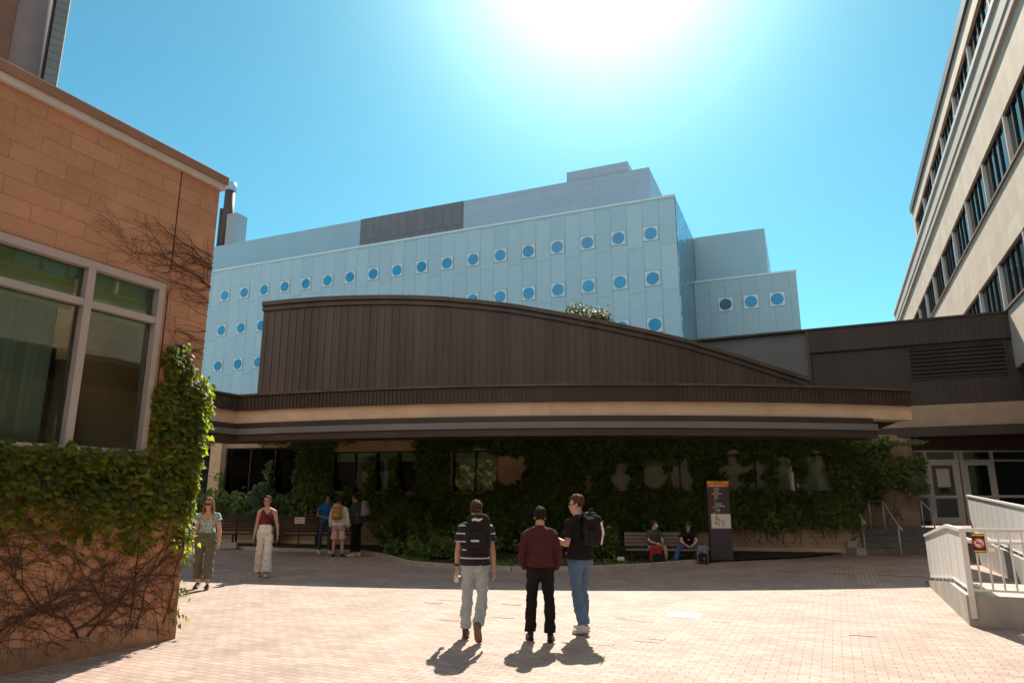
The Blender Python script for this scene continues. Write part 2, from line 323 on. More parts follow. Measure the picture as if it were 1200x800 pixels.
def person(label, loc, az, H=1.75, female=False, skin='tan', pose=None, voxel=.0065, group=None, top=None, legs=None, shoes=None, hair=None, seat=None, face=True):
    P = dict(legR=(0,3), legL=(0,3), shinR=-2, shinL=-2, footR=0, footL=0, armR=(0,10), armL=(0,10), foreR=(8,6), foreL=(8,6), lean=2, yaw=0, pitch=0, roll=0, thick=1.0, curlR=18, curlL=18)
    P.update(pose or {}); S = H/1.75; th = P['thick']
    root = thing('person', label, 'person', loc, rotz=R(-az), group=group)
    lean = R(P['lean']); up = Vector((0, math.sin(lean), math.cos(lean))); fw = Vector((0, math.cos(lean), -math.sin(lean))); X = Vector((1,0,0))
    pel = Vector((0,0,0)); L = .55*S; neck = pel + up*L + fw*.01*S
    def T(t): return pel + up*(L*t) + fw*((-.012 + .05*math.sin(max(0,min(1,t))*math.pi)*-.35)*S)
    if female: TR = [(-.22,.085,.085),(-.1,.158,.112),(.05,.172,.118),(.2,.150,.100),(.36,.124,.088),(.5,.130,.098),(.66,.146,.115),(.8,.156,.10),(.91,.125,.075),(1,.06,.052)]
    else: TR = [(-.22,.09,.085),(-.1,.155,.112),(.05,.164,.118),(.2,.154,.108),(.36,.150,.105),(.5,.158,.110),(.66,.176,.120),(.8,.182,.112),(.91,.145,.085),(1,.07,.06)]
    TR = [(t, a*S*th, b*S*(1+(th-1)*1.2)) for t, a, b in TR]
    J = {}; shw = (.165 if female else .188)*S*(1+(th-1)*.6); hpw = (.092 if female else .088)*S*th
    tilt = 0
    for sd, sg in (('R',1),('L',-1)):
        sh = T(.835) + X*sg*shw; ad = adir(*P['arm'+sd], sg); fd = adir(*P['fore'+sd], sg); el = sh + ad*.295*S; wr = el + fd*.255*S
        hip = pel + X*sg*hpw - Vector((0,0,.02*S)); td = adir(*P['leg'+sd], sg); kn = hip + td*.435*S; s_ = adir(P['shin'+sd], P['leg'+sd][1]*.3, sg); an = kn + s_*.425*S
        J[sd] = dict(sh=sh, el=el, wr=wr, fd=fd, hip=hip, kn=kn, an=an)
    # feet
    def foot_rings(sd, inf=0.0, sole=0.0):
        an = J[sd]['an']; p = R(P['foot'+sd]); sg = 1 if sd == 'R' else -1; yw = R(P.get('toe'+sd, 8)*sg); out = []
        f = Vector((math.sin(yw), math.cos(yw), 0)); xx = Vector((math.cos(yw), -math.sin(yw), 0)); k = (.92 if female else 1)*S
        for y, hw, zt, zc in ((-.075,.018,.045,.0),(-.065,.030,.062,0),(-.03,.036,.078,0),(.03,.037,.074,0),(.09,.043,.056,0),(.14,.046,.044,0),(.18,.036,.034,0),(.198,.016,.024,.004)):
            c = Vector((0, y*k, -.078*S + (zt+zc)*.5*k)); c = Vector((0, c.y*math.cos(p) + c.z*math.sin(p), -c.y*math.sin(p) + c.z*math.cos(p)))
            out.append((an + f*c.y + Vector((0,0,c.z)), (hw*k + inf, (zt-zc)*.5*k + inf), xx))
        return out
    zmin = 1e9
    for sd in 'RL':
        for c, (a, b), _ in foot_rings(sd, .004): zmin = min(zmin, c.z - b)
    off = Vector((0, 0, -zmin)) if seat is None else Vector((0, 0, seat + .115*S))
    pel += off; neck += off
    for sd in 'RL':
        for k in ('sh','el','wr','hip','kn','an'): J[sd][k] = J[sd][k] + off
    def torso(mb, t0, t1, inf=0.0, flare=0.0):
        ts = [t0 + (t1-t0)*i/16 for i in range(17)]
        rs = []
        for t in ts:
            a = lerp_r([(q[0], q[1]) for q in TR], t); b = lerp_r([(q[0], q[2]) for q in TR], t); fl = flare*max(0, (.45-t)/.45)**.6
            rs.append((a+inf+fl, b+inf+fl))
        mb.loft([T(t) for t in ts], rs, X, 20, pw=.9)
        if female and t1 > .7 and t0 < .6:
            for sg in (1,-1): mb.ball(T(.66) + X*sg*.066*S + fw*.075*S, (.062*S+inf,.055*S+inf,.062*S+inf))
        if t0 < -.15:
            for sg in (1,-1): mb.ball(T(-.08) + X*sg*.072*S - fw*.045*S, (.085*S*th+inf,.085*S*th+inf,.095*S+inf))
    def limb(mb, a, b, c, tab, f0, f1, inf=0.0, end=None, n=14, minr=0):
        pts = []; rs = []; k = 18
        for i in range(k+1):
            f = f0 + (f1-f0)*i/k; p = a.lerp(b, f) if f <= 1 else b.lerp(c, f-1)
            if .85 < f < 1.15: p = p.lerp((a.lerp(b,.85)+b.lerp(c,.15))*.5, .25)
            r = lerp_r(tab, f)*S*th + inf
            if end is not None:
                e = max(0, (f-f0)/(f1-f0)); r = max(r, minr); r += end*e*e
            pts.append(p); rs.append(r)
        mb.loft(pts, rs, X, n)
    # body
    mb = MB(); torso(mb, -.22, 1.0)
    hd = neck + up*.147*S + fw*.022*S; P_yaw = R(-P['yaw']); rot = Matrix.Rotation(P_yaw, 3, 'Z') @ Matrix.Rotation(R(P['roll']), 3, 'Y') @ Matrix.Rotation(R(-P['pitch']), 3, 'X')
    def hp_(x, y, z): return hd + rot @ (Vector((x, y, z))*S)
    nr = .053 if female else .066
    mb.loft([neck - up*.06*S - fw*.01*S, neck + up*.03*S, hd - up*.05*S - fw*.01*S], [(nr*1.35*S, nr*1.1*S), nr*S, nr*S], X, 14)
    mb.loft([T(.97), T(.885)+X*shw*.7, T(.84)+X*shw], [.05*S,.052*S,.045*S], Vector((0,1,0)), 12); mb.loft([T(.97), T(.885)-X*shw*.7, T(.84)-X*shw], [.05*S,.052*S,.045*S], Vector((0,1,0)), 12)
    mb.ball(hp_(0,-.01,.035), (.076*S,.094*S,.092*S), 20, 14, rot); mb.ball(hp_(0,.022,-.035), (.060*S,.066*S,.078*S), 18, 12, rot); mb.ball(hp_(0,.052,-.088), (.034*S,.030*S,.026*S), 12, 8, rot)
    mb.loft([hp_(0,.086,.012), hp_(0,.103,-.022), hp_(0,.094,-.034)], [.008*S,.0135*S,.010*S], X, 10); mb.ball(hp_(0,.078,.024), (.052*S,.016*S,.011*S), 14, 6, rot)
    for sg in (1,-1): mb.ball(hp_(.077*sg,-.008,-.008), (.010*S,.020*S,.031*S), 10, 8, rot); mb.ball(hp_(.036*sg,.066,-.03), (.022*S,.02*S,.02*S), 10, 8, rot)
    mb.ball(hp_(0,.086,-.060), (.022*S,.010*S,.008*S), 10, 6, rot)
    for sd, sg in (('R',1),('L',-1)):
        j = J[sd]; limb(mb, j['sh'], j['el'], j['wr'], ARMR, 0, 2); mb.ball(j['sh'], .055*S*th)
        limb(mb, j['hip'], j['kn'], j['an'], LEGR, 0, 2)
        fr_ = foot_rings(sd, -.006)
        mb.loft([c for c, r, x in fr_], [r for c, r, x in fr_], fr_[0][2], 12)
        # hand: palm, four fingers of unequal length, thumb from the side of the palm
        d = j['fd'].normalized(); nrm = P.get('palm'+sd) or (Vector((-sg,0,0)) - d*d.dot(Vector((-sg,0,0)))); nrm = Vector(nrm); nrm = (nrm - d*nrm.dot(d)).normalized(); wv = d.cross(nrm)*(1 if True else 1)
        if wv.dot(Vector((0,1,.2))) < 0: wv = -wv
        k = S*(.92 if female else 1); w0 = j['wr']
        mb.loft([w0 - d*.02*k, w0 + d*.02*k, w0 + d*.06*k, w0 + d*.092*k], [(.024*k,.019*k),(.034*k,.016*k),(.041*k,.015*k),(.039*k,.012*k)], wv, 12)
        cu = R(P['curl'+sd])
        for fi, (o, ln) in enumerate(((.031,.078),(.0105,.088),(-.0105,.082),(-.031,.064))):
            p = w0 + d*.085*k + wv*o*k; pts = [p]; a = .12 + cu*.5
            for seg in (.45,.32,.25): dd = d*math.cos(a) + nrm*math.sin(a) + wv*o*1.6; p = p + dd*ln*seg*k; pts.append(p); a += cu
            mb.loft(pts, [.0095*k,.009*k,.0082*k,.0068*k], wv, 8)
        p = w0 + d*.028*k + wv*.03*k; t1 = (d*.7 + wv*.6 + nrm*.35).normalized(); t2 = (d*.93 + wv*.12 + nrm*.35).normalized()
        mb.loft([p - t1*.015*k, p + t1*.034*k, p + t1*.034*k + t2*.026*k, p + t1*.034*k + t2*.046*k], [.013*k,.0115*k,.010*k,.0075*k], nrm, 8)
    body = remeshed(mb, 'body', SKIN[skin], root, voxel, 3)
    if face:
        for sg in (1,-1):
            e = MB(); e.ball(hp_(.030*sg,.0835,.004), (.0125*S,.008*S,.0065*S), 10, 6, rot); e.build('eye', EYE, body, True)
            e = MB(); e.loft([hp_(.014*sg,.095,.024), hp_(.034*sg,.091,.029), hp_(.052*sg,.078,.023)], [.003*S,.0042*S,.002*S], X, 6); e.build('eyebrow', HAIR[hair[0]] if hair else EYE, body, True)
        e = MB(); e.ball(hp_(0,.0935,-.060), (.021*S,.006*S,.006*S), 12, 6, rot); e.build('lips', LIP, body, True)
    # clothes
    Q = Person(); Q.root = root; Q.body = body; Q.J = J; Q.T = T; Q.S = S; Q.X = X; Q.up = up; Q.fw = fw; Q.hp = hp_; Q.rot = rot; Q.neck = neck; Q.shw = shw; Q.pel = pel
    if legs:
        mb = MB(); inf = legs.get('inf', .012)
        torso(mb, -.24, legs.get('waist', .12), inf*.9)
        for sd in 'RL':
            j = J[sd]; limb(mb, j['hip'], j['kn'], j['an'], LEGR, 0, legs.get('len', 1.93), inf, legs.get('end', .012), minr=legs.get('minr', .05))
        o = remeshed(mb, legs['name'], legs['mat'], root, voxel*1.05, 3, legs.get('ripple', .010), 9, 3)
    if top:
        inf = top.get('inf', .014); mb = MB(); torso(mb, top.get('hem', .0), top.get('neck', .93 if female else .985), inf, top.get('flare', .012))
        sl = top.get('sleeve', .6)
        if sl > 0:
            for sg, sd in ((1,'R'),(-1,'L')):
                j = J[sd]; mb.loft([T(.955), T(.885)+X*sg*shw*.65, T(.835)+X*sg*shw], [.05*S+inf*.5,.053*S+inf*.6,.05*S+inf*.8], Vector((0,1,0)), 14); mb.ball(j['sh'], .055*S*th + inf*.6); limb(mb, j['sh'], j['el'], j['wr'], ARMR, 0, sl, inf, top.get('send', .012))
        else:
            for sg in (1,-1):
                sw_ = .038 if sl == 0 else .02
                mb.loft([T(.62) + X*sg*.085*S + fw*.118*S, T(.8) + X*sg*.098*S + fw*.095*S, T(.955) + X*sg*.095*S + fw*.012*S, T(.85) + X*sg*.098*S - fw*.095*S, T(.6) + X*sg*.09*S - fw*.105*S], [(.024*S,.010*S)]*5, X, 10)
        if not female: mb.loft([neck - up*.07*S - fw*.012*S, neck - up*.02*S - fw*.008*S, neck + up*top.get('collar', 0)*S + up*.012*S], [(.12*S,.095*S),(.095*S,.088*S),(.080*S,.078*S)], X, 18)
        if top.get('hood'): mb.loft([T(.99)-fw*.05*S, T(.95)-fw*.10*S, T(.84)-fw*.125*S], [(.10*S,.05*S),(.125*S,.06*S),(.07*S,.03*S)], X, 14)
        remeshed(mb, top['name'], top['mat'], root, voxel*1.05, 3, top.get('ripple', .009), 8, 1)
    if shoes:
        for sd in 'RL':
            mb = MB(); rr = [(c + (off if False else Vector((0,0,0))), r, x) for c, r, x in foot_rings(sd, .004)]
            mb.loft([c for c, r, x in rr], [r for c, r, x in rr], rr[0][2], 16, pw=.8)
            an = J[sd]['an']; kd = (J[sd]['kn'] - an).normalized()
            if shoes.get('high', 1): mb.loft([an - kd*.03*S, an + kd*.03*S*shoes.get('high', 1)], [.046*S,.044*S], X, 14)
            so_ = remeshed(mb, 'shoe', shoes['mat'], root, .006, 3)
            mb = MB(); p = R(P['foot'+sd]); dn = Vector((0, -math.sin(p), -math.cos(p))); sl = []
            for c, (a, b), x in rr: sl.append((c + dn*(b-.004), (a+.004, .010), x))
            mb.loft([c for c, r, x in sl], [r for c, r, x in sl], rr[0][2], 14, pw=.7); mb.build('sole', shoes['sole'], so_, True)
    if hair:
        hc, style = hair[0], hair[1]; mb = MB(); k = 1.0
        base = MB(); base.ball(hp_(0,-.014,.04), (.0855*S,.102*S,.100*S), 28, 20, rot); inv = rot.transposed(); out = []
        line = {'short': .058, 'bowl': .04, 'long': .066, 'back': .075, 'mop': .035}[style]; nape = {'short': -.03, 'bowl': -.055, 'long': -.10, 'back': -.05, 'mop': -.10}[style]
        for p in base.v:
            q = inv @ (Vector(p) - hd) / S; x, y, z = q; front = y > .035 and z < line + .3*abs(x); side = abs(x) > .045 and -.02 < y <= .035 and z < (-.012 if style != 'short' else .0); low = y <= -.02 and z < nape
            vol = {'short': .0, 'bowl': .012, 'long': .010, 'back': .0, 'mop': .022}[style]
            if style == 'short' and z > .07: vol = .016
            if front or side or low: q = Vector((x*.82, y*.80 - (.005 if front else 0), z*.86 + .004))
            else: q = q * (1 + vol*8*(.5 + .5*max(0, z*8))) if vol else q; q = q + q.normalized()*(.011*noise.noise((x*34, y*34, z*14)) + .006*noise.noise((x*80, y*80, z*30)))
            out.append(hd + rot @ (q*S))
        mb.raw(out, base.f)
        if style in ('long', 'mop'):
            r = random.Random(5); nn = 40
            for i in range(nn):
                a = R(-112 + 224*i/(nn-1)); bx, by = math.sin(a)*.084, -math.cos(a)*.096 - .01; ln = (.30 if style == 'long' else .13)*r.uniform(.85,1.1)
                pts = []
                for q in range(6):
                    t = q/5; sp = 1 + .16*math.sin(t*3.0) + .05*r.uniform(-1,1); pts.append(hp_(bx*sp*(1+.12*t), by*sp - .02*t, .045 - (ln+.05)*t) )
                mb.loft(pts, [.016*S,.019*S,.019*S,.017*S,.013*S,.006*S], X, 7)
        if style == 'back': mb.ball(hp_(0,-.125,.02), (.036*S,.034*S,.036*S))
        o = remeshed(mb, 'hair', HAIR[hc], body, voxel*.75, 1, .006, 34, 2)
    return Q
def rbox(mb, c, w, d, h, n=24, pw=.68, taper=.86, top=.5):
    """upright rounded bag shape, base centre c"""
    c = Vector(c); zs = [0,.04,.15,.4,.7,.86,.96,1.0]; ks = [.75,.93,1,1,.98,.9,.68,top*.7]
    mb.loft([c + Vector((0,0,h*z)) for z in zs], [(w/2*k, d/2*k*(1 if z < .6 else taper)) for z, k in zip(zs, ks)], (1,0,0), n, pw=pw)
def backpack(label, Q=None, mat=None, mat2=None, w=.30, d=.16, h=.46, loc=None, rotz=None, tiltx=0, drop=.0, shift=0, straps=True, trim=None):
    """local +Y points toward the wearer's front"""
    if Q:
        base = Q.T(.28) - Q.fw*(.135 + d/2) + Vector((shift,0,-drop)); rm = Q.root.matrix_basis
        o = thing('backpack', label, 'backpack', rm @ base, rotz=Q.root.rotation_euler.z)
        def lp(p): return p - base
    else: o = thing('backpack', label, 'backpack', loc, rotz=rotz); o.rotation_euler.x = tiltx
    m = MB(); rbox(m, (0,0,0), w, d, h); b = remeshed(m, 'bag_body', mat, o, .010, 3, .010, 7)
    m = MB(); rbox(m, (0,-d/2-.012,.04), w*.8, .075, h*.45); m.box(-w*.33, w*.33, -d/2-.008, -d/2+.02, h*.55, h*.56); remeshed(m, 'front_pocket', mat2 or mat, o, .009, 3, .004, 9)
    m = MB(); m.tube([(-.035,d/2-.05,h-.01),(-.03,d/2-.05,h+.035),(.03,d/2-.05,h+.035),(.035,d/2-.05,h-.01)], .008, 7); m.build('handle', mat2 or mat, o, True)
    if trim:
        m = MB(); m.box(-w*.2, w*.12, -d/2-.055, -d/2-.05, h*.28, h*.33); m.build('badge', trim, o); m = MB(); m.loft([(-.06,-d/2-.012,h*.84),(-.02,-d/2-.03,h*.86),(.03,-d/2-.03,h*.835),(.07,-d/2-.012,h*.87)], [(.012,.006),(.018,.006),(.016,.006),(.006,.004)], (0,0,1), 8); m.build('ribbon', trim, o)
    for sg in (1,-1):
        m = MB()
        if Q:
            S = Q.S; pts = [Vector((sg*.06, d/2-.02, h-.03)), lp(Q.T(.92)+Q.X*sg*.105*S - Q.fw*.09), lp(Q.T(.985)+Q.X*sg*.105*S + Q.fw*.01), lp(Q.T(.9)+Q.X*sg*.115*S + Q.fw*.112), lp(Q.T(.7)+Q.X*sg*.135*S+Q.fw*.14), lp(Q.T(.52)+Q.X*sg*.165*S+Q.fw*.075), lp(Q.T(.42)+Q.X*sg*.175*S-Q.fw*.03), Vector((sg*w*.42, d/2-.03, .06))]
        else: pts = [Vector((sg*.06, d/2-.02, h-.03)), Vector((sg*.08, d/2+.05, h*.8)), Vector((sg*.09, d/2+.06, h*.4)), Vector((sg*w*.4, d/2, .05))]
        m.loft(pts, [(.026,.010)]*len(pts), (1,0,0), 8); m.build('strap', mat2 or mat, o, True)
    return o

C = {k: cloth('cloth_' + k, v) for k, v in dict(paleblue=(.40,.47,.49), maroon=(.075,.022,.026), black=(.014,.013,.014), jeans=(.11,.19,.30), olive=(.15,.15,.125), white=(.72,.71,.70), wine=(.20,.025,.055), blue=(.02,.17,.42), navyjean=(.05,.075,.13), offwhite=(.58,.60,.58), pink=(.55,.36,.35), darkgrey=(.06,.055,.052), greypack=(.20,.19,.21), tanpack=(.32,.18,.05), charcoal=(.075,.08,.09), khaki=(.36,.29,.20), blackpack=(.020,.019,.020), red=(.32,.03,.035), cream=(.62,.56,.44), denim=(.05,.12,.26)).items()}
C['shoe_black'] = plain('shoe_black', (.02,.02,.02), .5); C['shoe_white'] = plain('shoe_white', (.66,.65,.62), .6); C['shoe_beige'] = plain('shoe_beige', (.50,.43,.34), .7); C['sole_white'] = plain('sole_white', (.6,.58,.53), .7); C['sole_gum'] = plain('sole_gum', (.22,.13,.08), .8)
def stripes():
    t = NT('striped_polo'); s = t.n('ShaderNodeSeparateXYZ'); t.l(t.obj(), s.inputs[0]); f = t.math('FRACT', t.math('DIVIDE', t.math('ADD', s.outputs['Z'], .025), .098))
    t.color(t.mix(t.math('LESS_THAN', f, .17), (.016,.017,.024), (.66,.64,.66))); t.rough(.9); t.bump(t.noise(120, 2), .2, .004); return t.m
def floral():
    t = NT('floral_cotton'); v = t.n('ShaderNodeTexVoronoi'); v.inputs['Scale'].default_value = 38; t.l(t.obj(), v.inputs['Vector']); s = t.n('ShaderNodeSeparateColor'); t.l(v.outputs['Color'], s.inputs[0])
    t.color(t.ramp(s.outputs[0], [(0,(.10,.26,.30)),(.35,(.22,.42,.46)),(.55,(.42,.58,.58)),(.72,(.40,.36,.20)),(.85,(.62,.64,.58)),(1,(.16,.34,.38))])); t.rough(.9); return t.m
def place(px, py): return tuple(G(px, py))

# three friends walking away in the sun
p = G(556, 748); A1 = person('man in black and white striped polo and pale jeans walking away', (p.x, p.y, 0), 9, 1.59, skin='tan', group=None,
    pose=dict(legR=(-4,3), shinR=-42, footR=62, legL=(3,4), shinL=-2, armL=(2,13), foreL=(14,6), armR=(-6,12), foreR=(6,4), yaw=14, lean=2, curlL=40),
    top=dict(name='polo_shirt', mat=stripes(), hem=-.06, sleeve=.62, inf=.022, flare=.026, collar=.01, send=.016), legs=dict(name='jeans', mat=C['paleblue'], inf=.022, end=.004, minr=.068, len=1.97, ripple=.014, waist=.06), shoes=dict(mat=plain('shoe_camo', (.10,.09,.07), .7, .5, 40), sole=C['sole_gum']), hair=('brown','short'), face=False)
backpack('black backpack on the man in the striped polo', A1, C['blackpack'], w=.32, d=.15, h=.46, shift=.08, trim=C['offwhite'])
w_ = A1.root.matrix_basis @ (A1.J['L']['wr'] + A1.J['L']['fd']*.085)
o = thing('bottle', 'small white bottle in the hand of the man in striped polo', 'bottle', w_ + Vector((-.0,.025,-.10))); m = MB(); m.loft([(0,0,0),(0,0,.005),(0,0,.09),(0,0,.105),(0,0,.115)], [.026,.028,.028,.015,.013], n=14); m.build('bottle_body', C['shoe_white'], o, True); m = MB(); m.loft([(0,0,.116),(0,0,.14)], [.015,.015], n=12); m.build('cap', M['paper'], o, True)
q = A1.J['L']; m = MB(); m.loft([q['wr']-q['fd']*.055, q['wr']-q['fd']*.03], [.036,.035], n=14); m.build('wristband', M['ink'], A1.root, True)

p = G(634, 750); A2 = person('man in maroon long sleeved top and black trousers walking away', (p.x, p.y, 0), 1, 1.53, skin='tan',
    pose=dict(legR=(-5,4), shinR=-8, footR=6, legL=(5,6), shinL=-3, armL=(-2,15), foreL=(42,-10), armR=(-2,15), foreR=(42,-10), yaw=-2, lean=2),
    top=dict(name='long_sleeved_top', mat=C['maroon'], hem=.03, sleeve=1.97, inf=.020, collar=.005, flare=.020, ripple=.012), legs=dict(name='trousers', mat=C['black'], inf=.022, end=.006, minr=.068, len=1.97, waist=.1), shoes=dict(mat=C['shoe_black'], sole=C['shoe_black']), hair=('black','bowl'), face=False)

p = G(681, 741); A3 = person('man in black T-shirt and blue jeans with head turned left', (p.x, p.y, 0), -42, 1.67, skin='light',
    pose=dict(legR=(8,2), shinR=-2, footR=0, legL=(-3,1), shinL=-16, footL=12, armL=(6,8), foreL=(114,10), armR=(4,12), foreR=(62,-16), yaw=-36, lean=1, curlL=50),
    top=dict(name='t_shirt', mat=C['black'], hem=-.04, sleeve=.66, inf=.022, flare=.026, send=.018), legs=dict(name='jeans', mat=C['jeans'], inf=.020, end=.012, minr=.07, len=1.97, ripple=.013, waist=.05), shoes=dict(mat=C['shoe_white'], sole=C['sole_white']), hair=('brown','short'))
backpack('black and white backpack with jacket slung on the man in blue jeans', A3, C['blackpack'], w=.27, d=.12, h=.43, trim=C['blackpack'])
m = MB(); S3 = A3.S; m.loft([A3.T(1.0)-A3.fw*.10, A3.T(.97)-A3.fw*.18, A3.T(.86)-A3.fw*.27, A3.T(.70)-A3.fw*.33], [(.09,.05),(.14,.07),(.17,.08),(.09,.04)], (1,0,0), 16); remeshed(m, 'hood', C['black'], A3.root, .009, 3, .02, 9)
m = MB()
for a, b in (((.10,-.25,.93),(.15,-.28,.55)), ((-.02,-.40,.85),(.02,-.345,.32))):
    m.loft([A3.T(a[2])+A3.X*a[0]+A3.fw*a[1], A3.T((a[2]+b[2])/2)+A3.X*(a[0]+b[0])/2+A3.fw*((a[1]+b[1])/2-.025), A3.T(b[2])+A3.X*b[0]+A3.fw*b[1]], [(.014,.008)]*3, (1,0,0), 8)
m.build('jacket_piping', C['white'], A3.root, True)
m = MB()
for sg in (1,-1):
    pts = [A3.hp(.033*sg + .024*math.cos(a*.524), .104, .004 + .018*math.sin(a*.524)) for a in range(13)]; m.loft(pts, [.0022]*13, (0,1,0), 5, False); m.loft([A3.hp(.057*sg,.104,.008), A3.hp(.078*sg,.06,.008), A3.hp(.08*sg,-.01,.006)], [.0022]*3, (0,0,1), 5)
m.loft([A3.hp(-.01,.106,.008), A3.hp(.01,.106,.008)], [.0022]*2, (0,0,1), 5); m.build('glasses', M['ink'], A3.body, True)
w_ = A3.root.matrix_basis @ (A3.J['L']['wr'] + A3.J['L']['fd']*.095)
o = thing('cup', 'white paper cup held by the man in blue jeans', 'cup', w_ + Vector((0,.0,-.04))); m = MB(); m.loft([(0,0,0),(0,0,.10)], [.027,.037], n=18); m.build('cup_body', M['paper'], o, True); m = MB(); m.loft([(0,0,.1005),(0,0,.108),(0,0,.115)], [.039,.039,.033], n=18); m.build('lid', C['shoe_white'], o, True)

# two women walking toward the viewer
p = G(236, 690); B1 = person('woman with long hair and sunglasses in blue floral top and grey trousers', (p.x, p.y, 0), 170, 1.63, True, 'light',
    pose=dict(legL=(8,2), shinL=2, footL=-4, legR=(-2,2), shinR=-20, footR=16, armR=(-4,10), foreR=(8,7), armL=(6,14), foreL=(24,8), thick=1.10, lean=0, yaw=0),
    top=dict(name='floral_top', mat=floral(), hem=.22, neck=.80, sleeve=.32, inf=.012, flare=.01, send=.03), legs=dict(name='trousers', mat=C['olive'], inf=.022, end=.03, minr=.075, len=1.75, waist=.26, ripple=.014), shoes=dict(mat=C['shoe_black'], sole=C['shoe_black'], high=0), hair=('fair','long'))
m = MB()
for sg in (1,-1): m.ball(B1.hp(.034*sg,.098,.006), (.028,.008,.024), 14, 8, B1.rot); m.loft([B1.hp(.06*sg,.094,.012), B1.hp(.082*sg,.05,.012), B1.hp(.084*sg,-.01,.008)], [.003]*3, (0,0,1), 5)
m.loft([B1.hp(-.012,.104,.012), B1.hp(.012,.104,.012)], [.003]*2, (0,0,1), 5); m.build('sunglasses', M['ink'], B1.body, True)
tb = B1.root.matrix_basis @ Vector((.30, -.06, .60)); o = thing('tote_bag', 'cream cloth tote bag hanging beside the woman in the floral top', 'bag', tb, rotz=B1.root.rotation_euler.z + R(80)); m = MB(); m.loft([(0,0,0),(0,0,.03),(0,0,.2),(0,0,.36),(0,0,.38)], [(.14,.035),(.17,.06),(.18,.06),(.165,.03),(.16,.015)], n=18, pw=.7); remeshed(m, 'bag_body', C['cream'], o, .01, 3, .012, 8)
m = MB()
for sg in (1,-1): m.loft([(sg*.08,0,.37),(sg*.06,.04,.62),(0,.08,.80)], [(.014,.005)]*3, (1,0,0), 8)
m.build('strap', C['cream'], o, True)
q = B1.J['R']; m = MB(); m.loft([q['wr']-q['fd']*.035, q['wr']-q['fd']*.005], [.032,.031], n=14); m.build('watch', M['ink'], B1.root, True)

p = G(307, 676); B2 = person('woman in wine red tank top and white wide trousers walking toward us', (p.x, p.y, 0), 172, 1.68, True, 'tan',
    pose=dict(legL=(9,1), shinL=3, footL=-4, legR=(-5,1), shinR=-14, footR=10, armR=(2,9), foreR=(12,6), armL=(2,16), foreL=(14,10), lean=0, thick=.97),
    top=dict(name='tank_top', mat=C['wine'], hem=.22, neck=.76, sleeve=0, inf=.008, flare=.0, ripple=.004), legs=dict(name='wide_trousers', mat=C['white'], inf=.018, end=.035, minr=.084, len=1.95, waist=.32, ripple=.010), shoes=dict(mat=C['shoe_beige'], sole=C['sole_white']), hair=('brown','back'))
q = B2.J['R']; m = MB(); m.loft([q['wr']-q['fd']*.03, q['wr']-q['fd']*.008], [.031,.030], n=14); m.build('wristband', plain('green_band', (.05,.40,.14), .6), B2.root, True)
bo = B2.root.matrix_basis @ (B2.T(.12) - B2.X*.20 + B2.fw*.02); o = thing('shoulder_bag', 'small black bag on a strap across the woman in white trousers', 'bag', bo, rotz=B2.root.rotation_euler.z)
def l2(v): return v - (B2.T(.12) - B2.X*.20 + B2.fw*.02)
m = MB(); rbox(m, (0,0,-.10), .07, .22, .17); m.build('bag_body', C['shoe_black'], o, True)
m = MB(); m.loft([l2(B2.T(.96)+B2.X*.085-B2.fw*.02), l2(B2.T(.93)+B2.X*.085+B2.fw*.055), l2(B2.T(.80)+B2.X*.03+B2.fw*.118), l2(B2.T(.66)-B2.X*.01+B2.fw*.150), l2(B2.T(.45)-B2.X*.085+B2.fw*.118), l2(B2.T(.25)-B2.X*.165+B2.fw*.06), Vector((0,0,.05))], [(.022,.007)]*7, (1,0,.3), 8)
m.loft([l2(B2.T(.96)+B2.X*.085-B2.fw*.02), l2(B2.T(.8)+B2.X*.03-B2.fw*.12), l2(B2.T(.45)-B2.X*.1-B2.fw*.115), Vector((0,-.04,.05))], [(.022,.007)]*4, (1,0,.3), 8); m.build('strap', C['shoe_black'], o, True)

# three students talking in the shade
p = G(380, 648); D1 = person('student in bright blue T-shirt and dark jeans standing in shade', (p.x, p.y, .0), 150, 1.74, False, 'brown', voxel=.009,
    pose=dict(legL=(2,6), legR=(-4,8), shinR=-6, armR=(12,24), foreR=(70,-40), armL=(20,6), foreL=(60,-30), yaw=-10),
    top=dict(name='t_shirt', mat=C['blue'], hem=-.03, sleeve=.62, inf=.018, flare=.026), legs=dict(name='jeans', mat=C['navyjean'], inf=.012, minr=.055), shoes=dict(mat=C['shoe_white'], sole=C['sole_white']), hair=('black','short'))
p = G(395, 653); D2 = person('student with pink shorts and pale hooded top seen from behind', (p.x, p.y, 0), 4, 1.66, False, 'tan', voxel=.009,
    pose=dict(legL=(2,5), legR=(0,6), armR=(0,14), foreR=(20,2), armL=(0,14), foreL=(20,2), pitch=8),
    top=dict(name='hooded_top', mat=C['offwhite'], hem=-.02, sleeve=1.95, inf=.024, hood=True, flare=.03), legs=dict(name='shorts', mat=C['pink'], inf=.022, len=.92, end=.02, minr=.09), shoes=dict(mat=C['shoe_black'], sole=C['sole_white']), hair=('black','mop'), face=False)
backpack('tan and dark brown backpack on the student in pink shorts', D2, C['tanpack'], C['tanpack'], w=.31, d=.15, h=.46, trim=C['cream'])
p = G(416, 651); D3 = person('student in dark jacket and black trousers facing left in shade', (p.x, p.y, 0), -75, 1.75, False, 'brown', voxel=.009,
    pose=dict(legL=(4,3), legR=(-3,3), armR=(10,8), foreR=(40,-6), armL=(10,8), foreL=(40,-6), lean=4, yaw=-8),
    top=dict(name='jacket', mat=C['darkgrey'], hem=-.08, sleeve=1.95, inf=.03, collar=.02, flare=.025), legs=dict(name='trousers', mat=C['black'], inf=.02, minr=.065), shoes=dict(mat=C['shoe_white'], sole=C['sole_white']), hair=('black','short'))
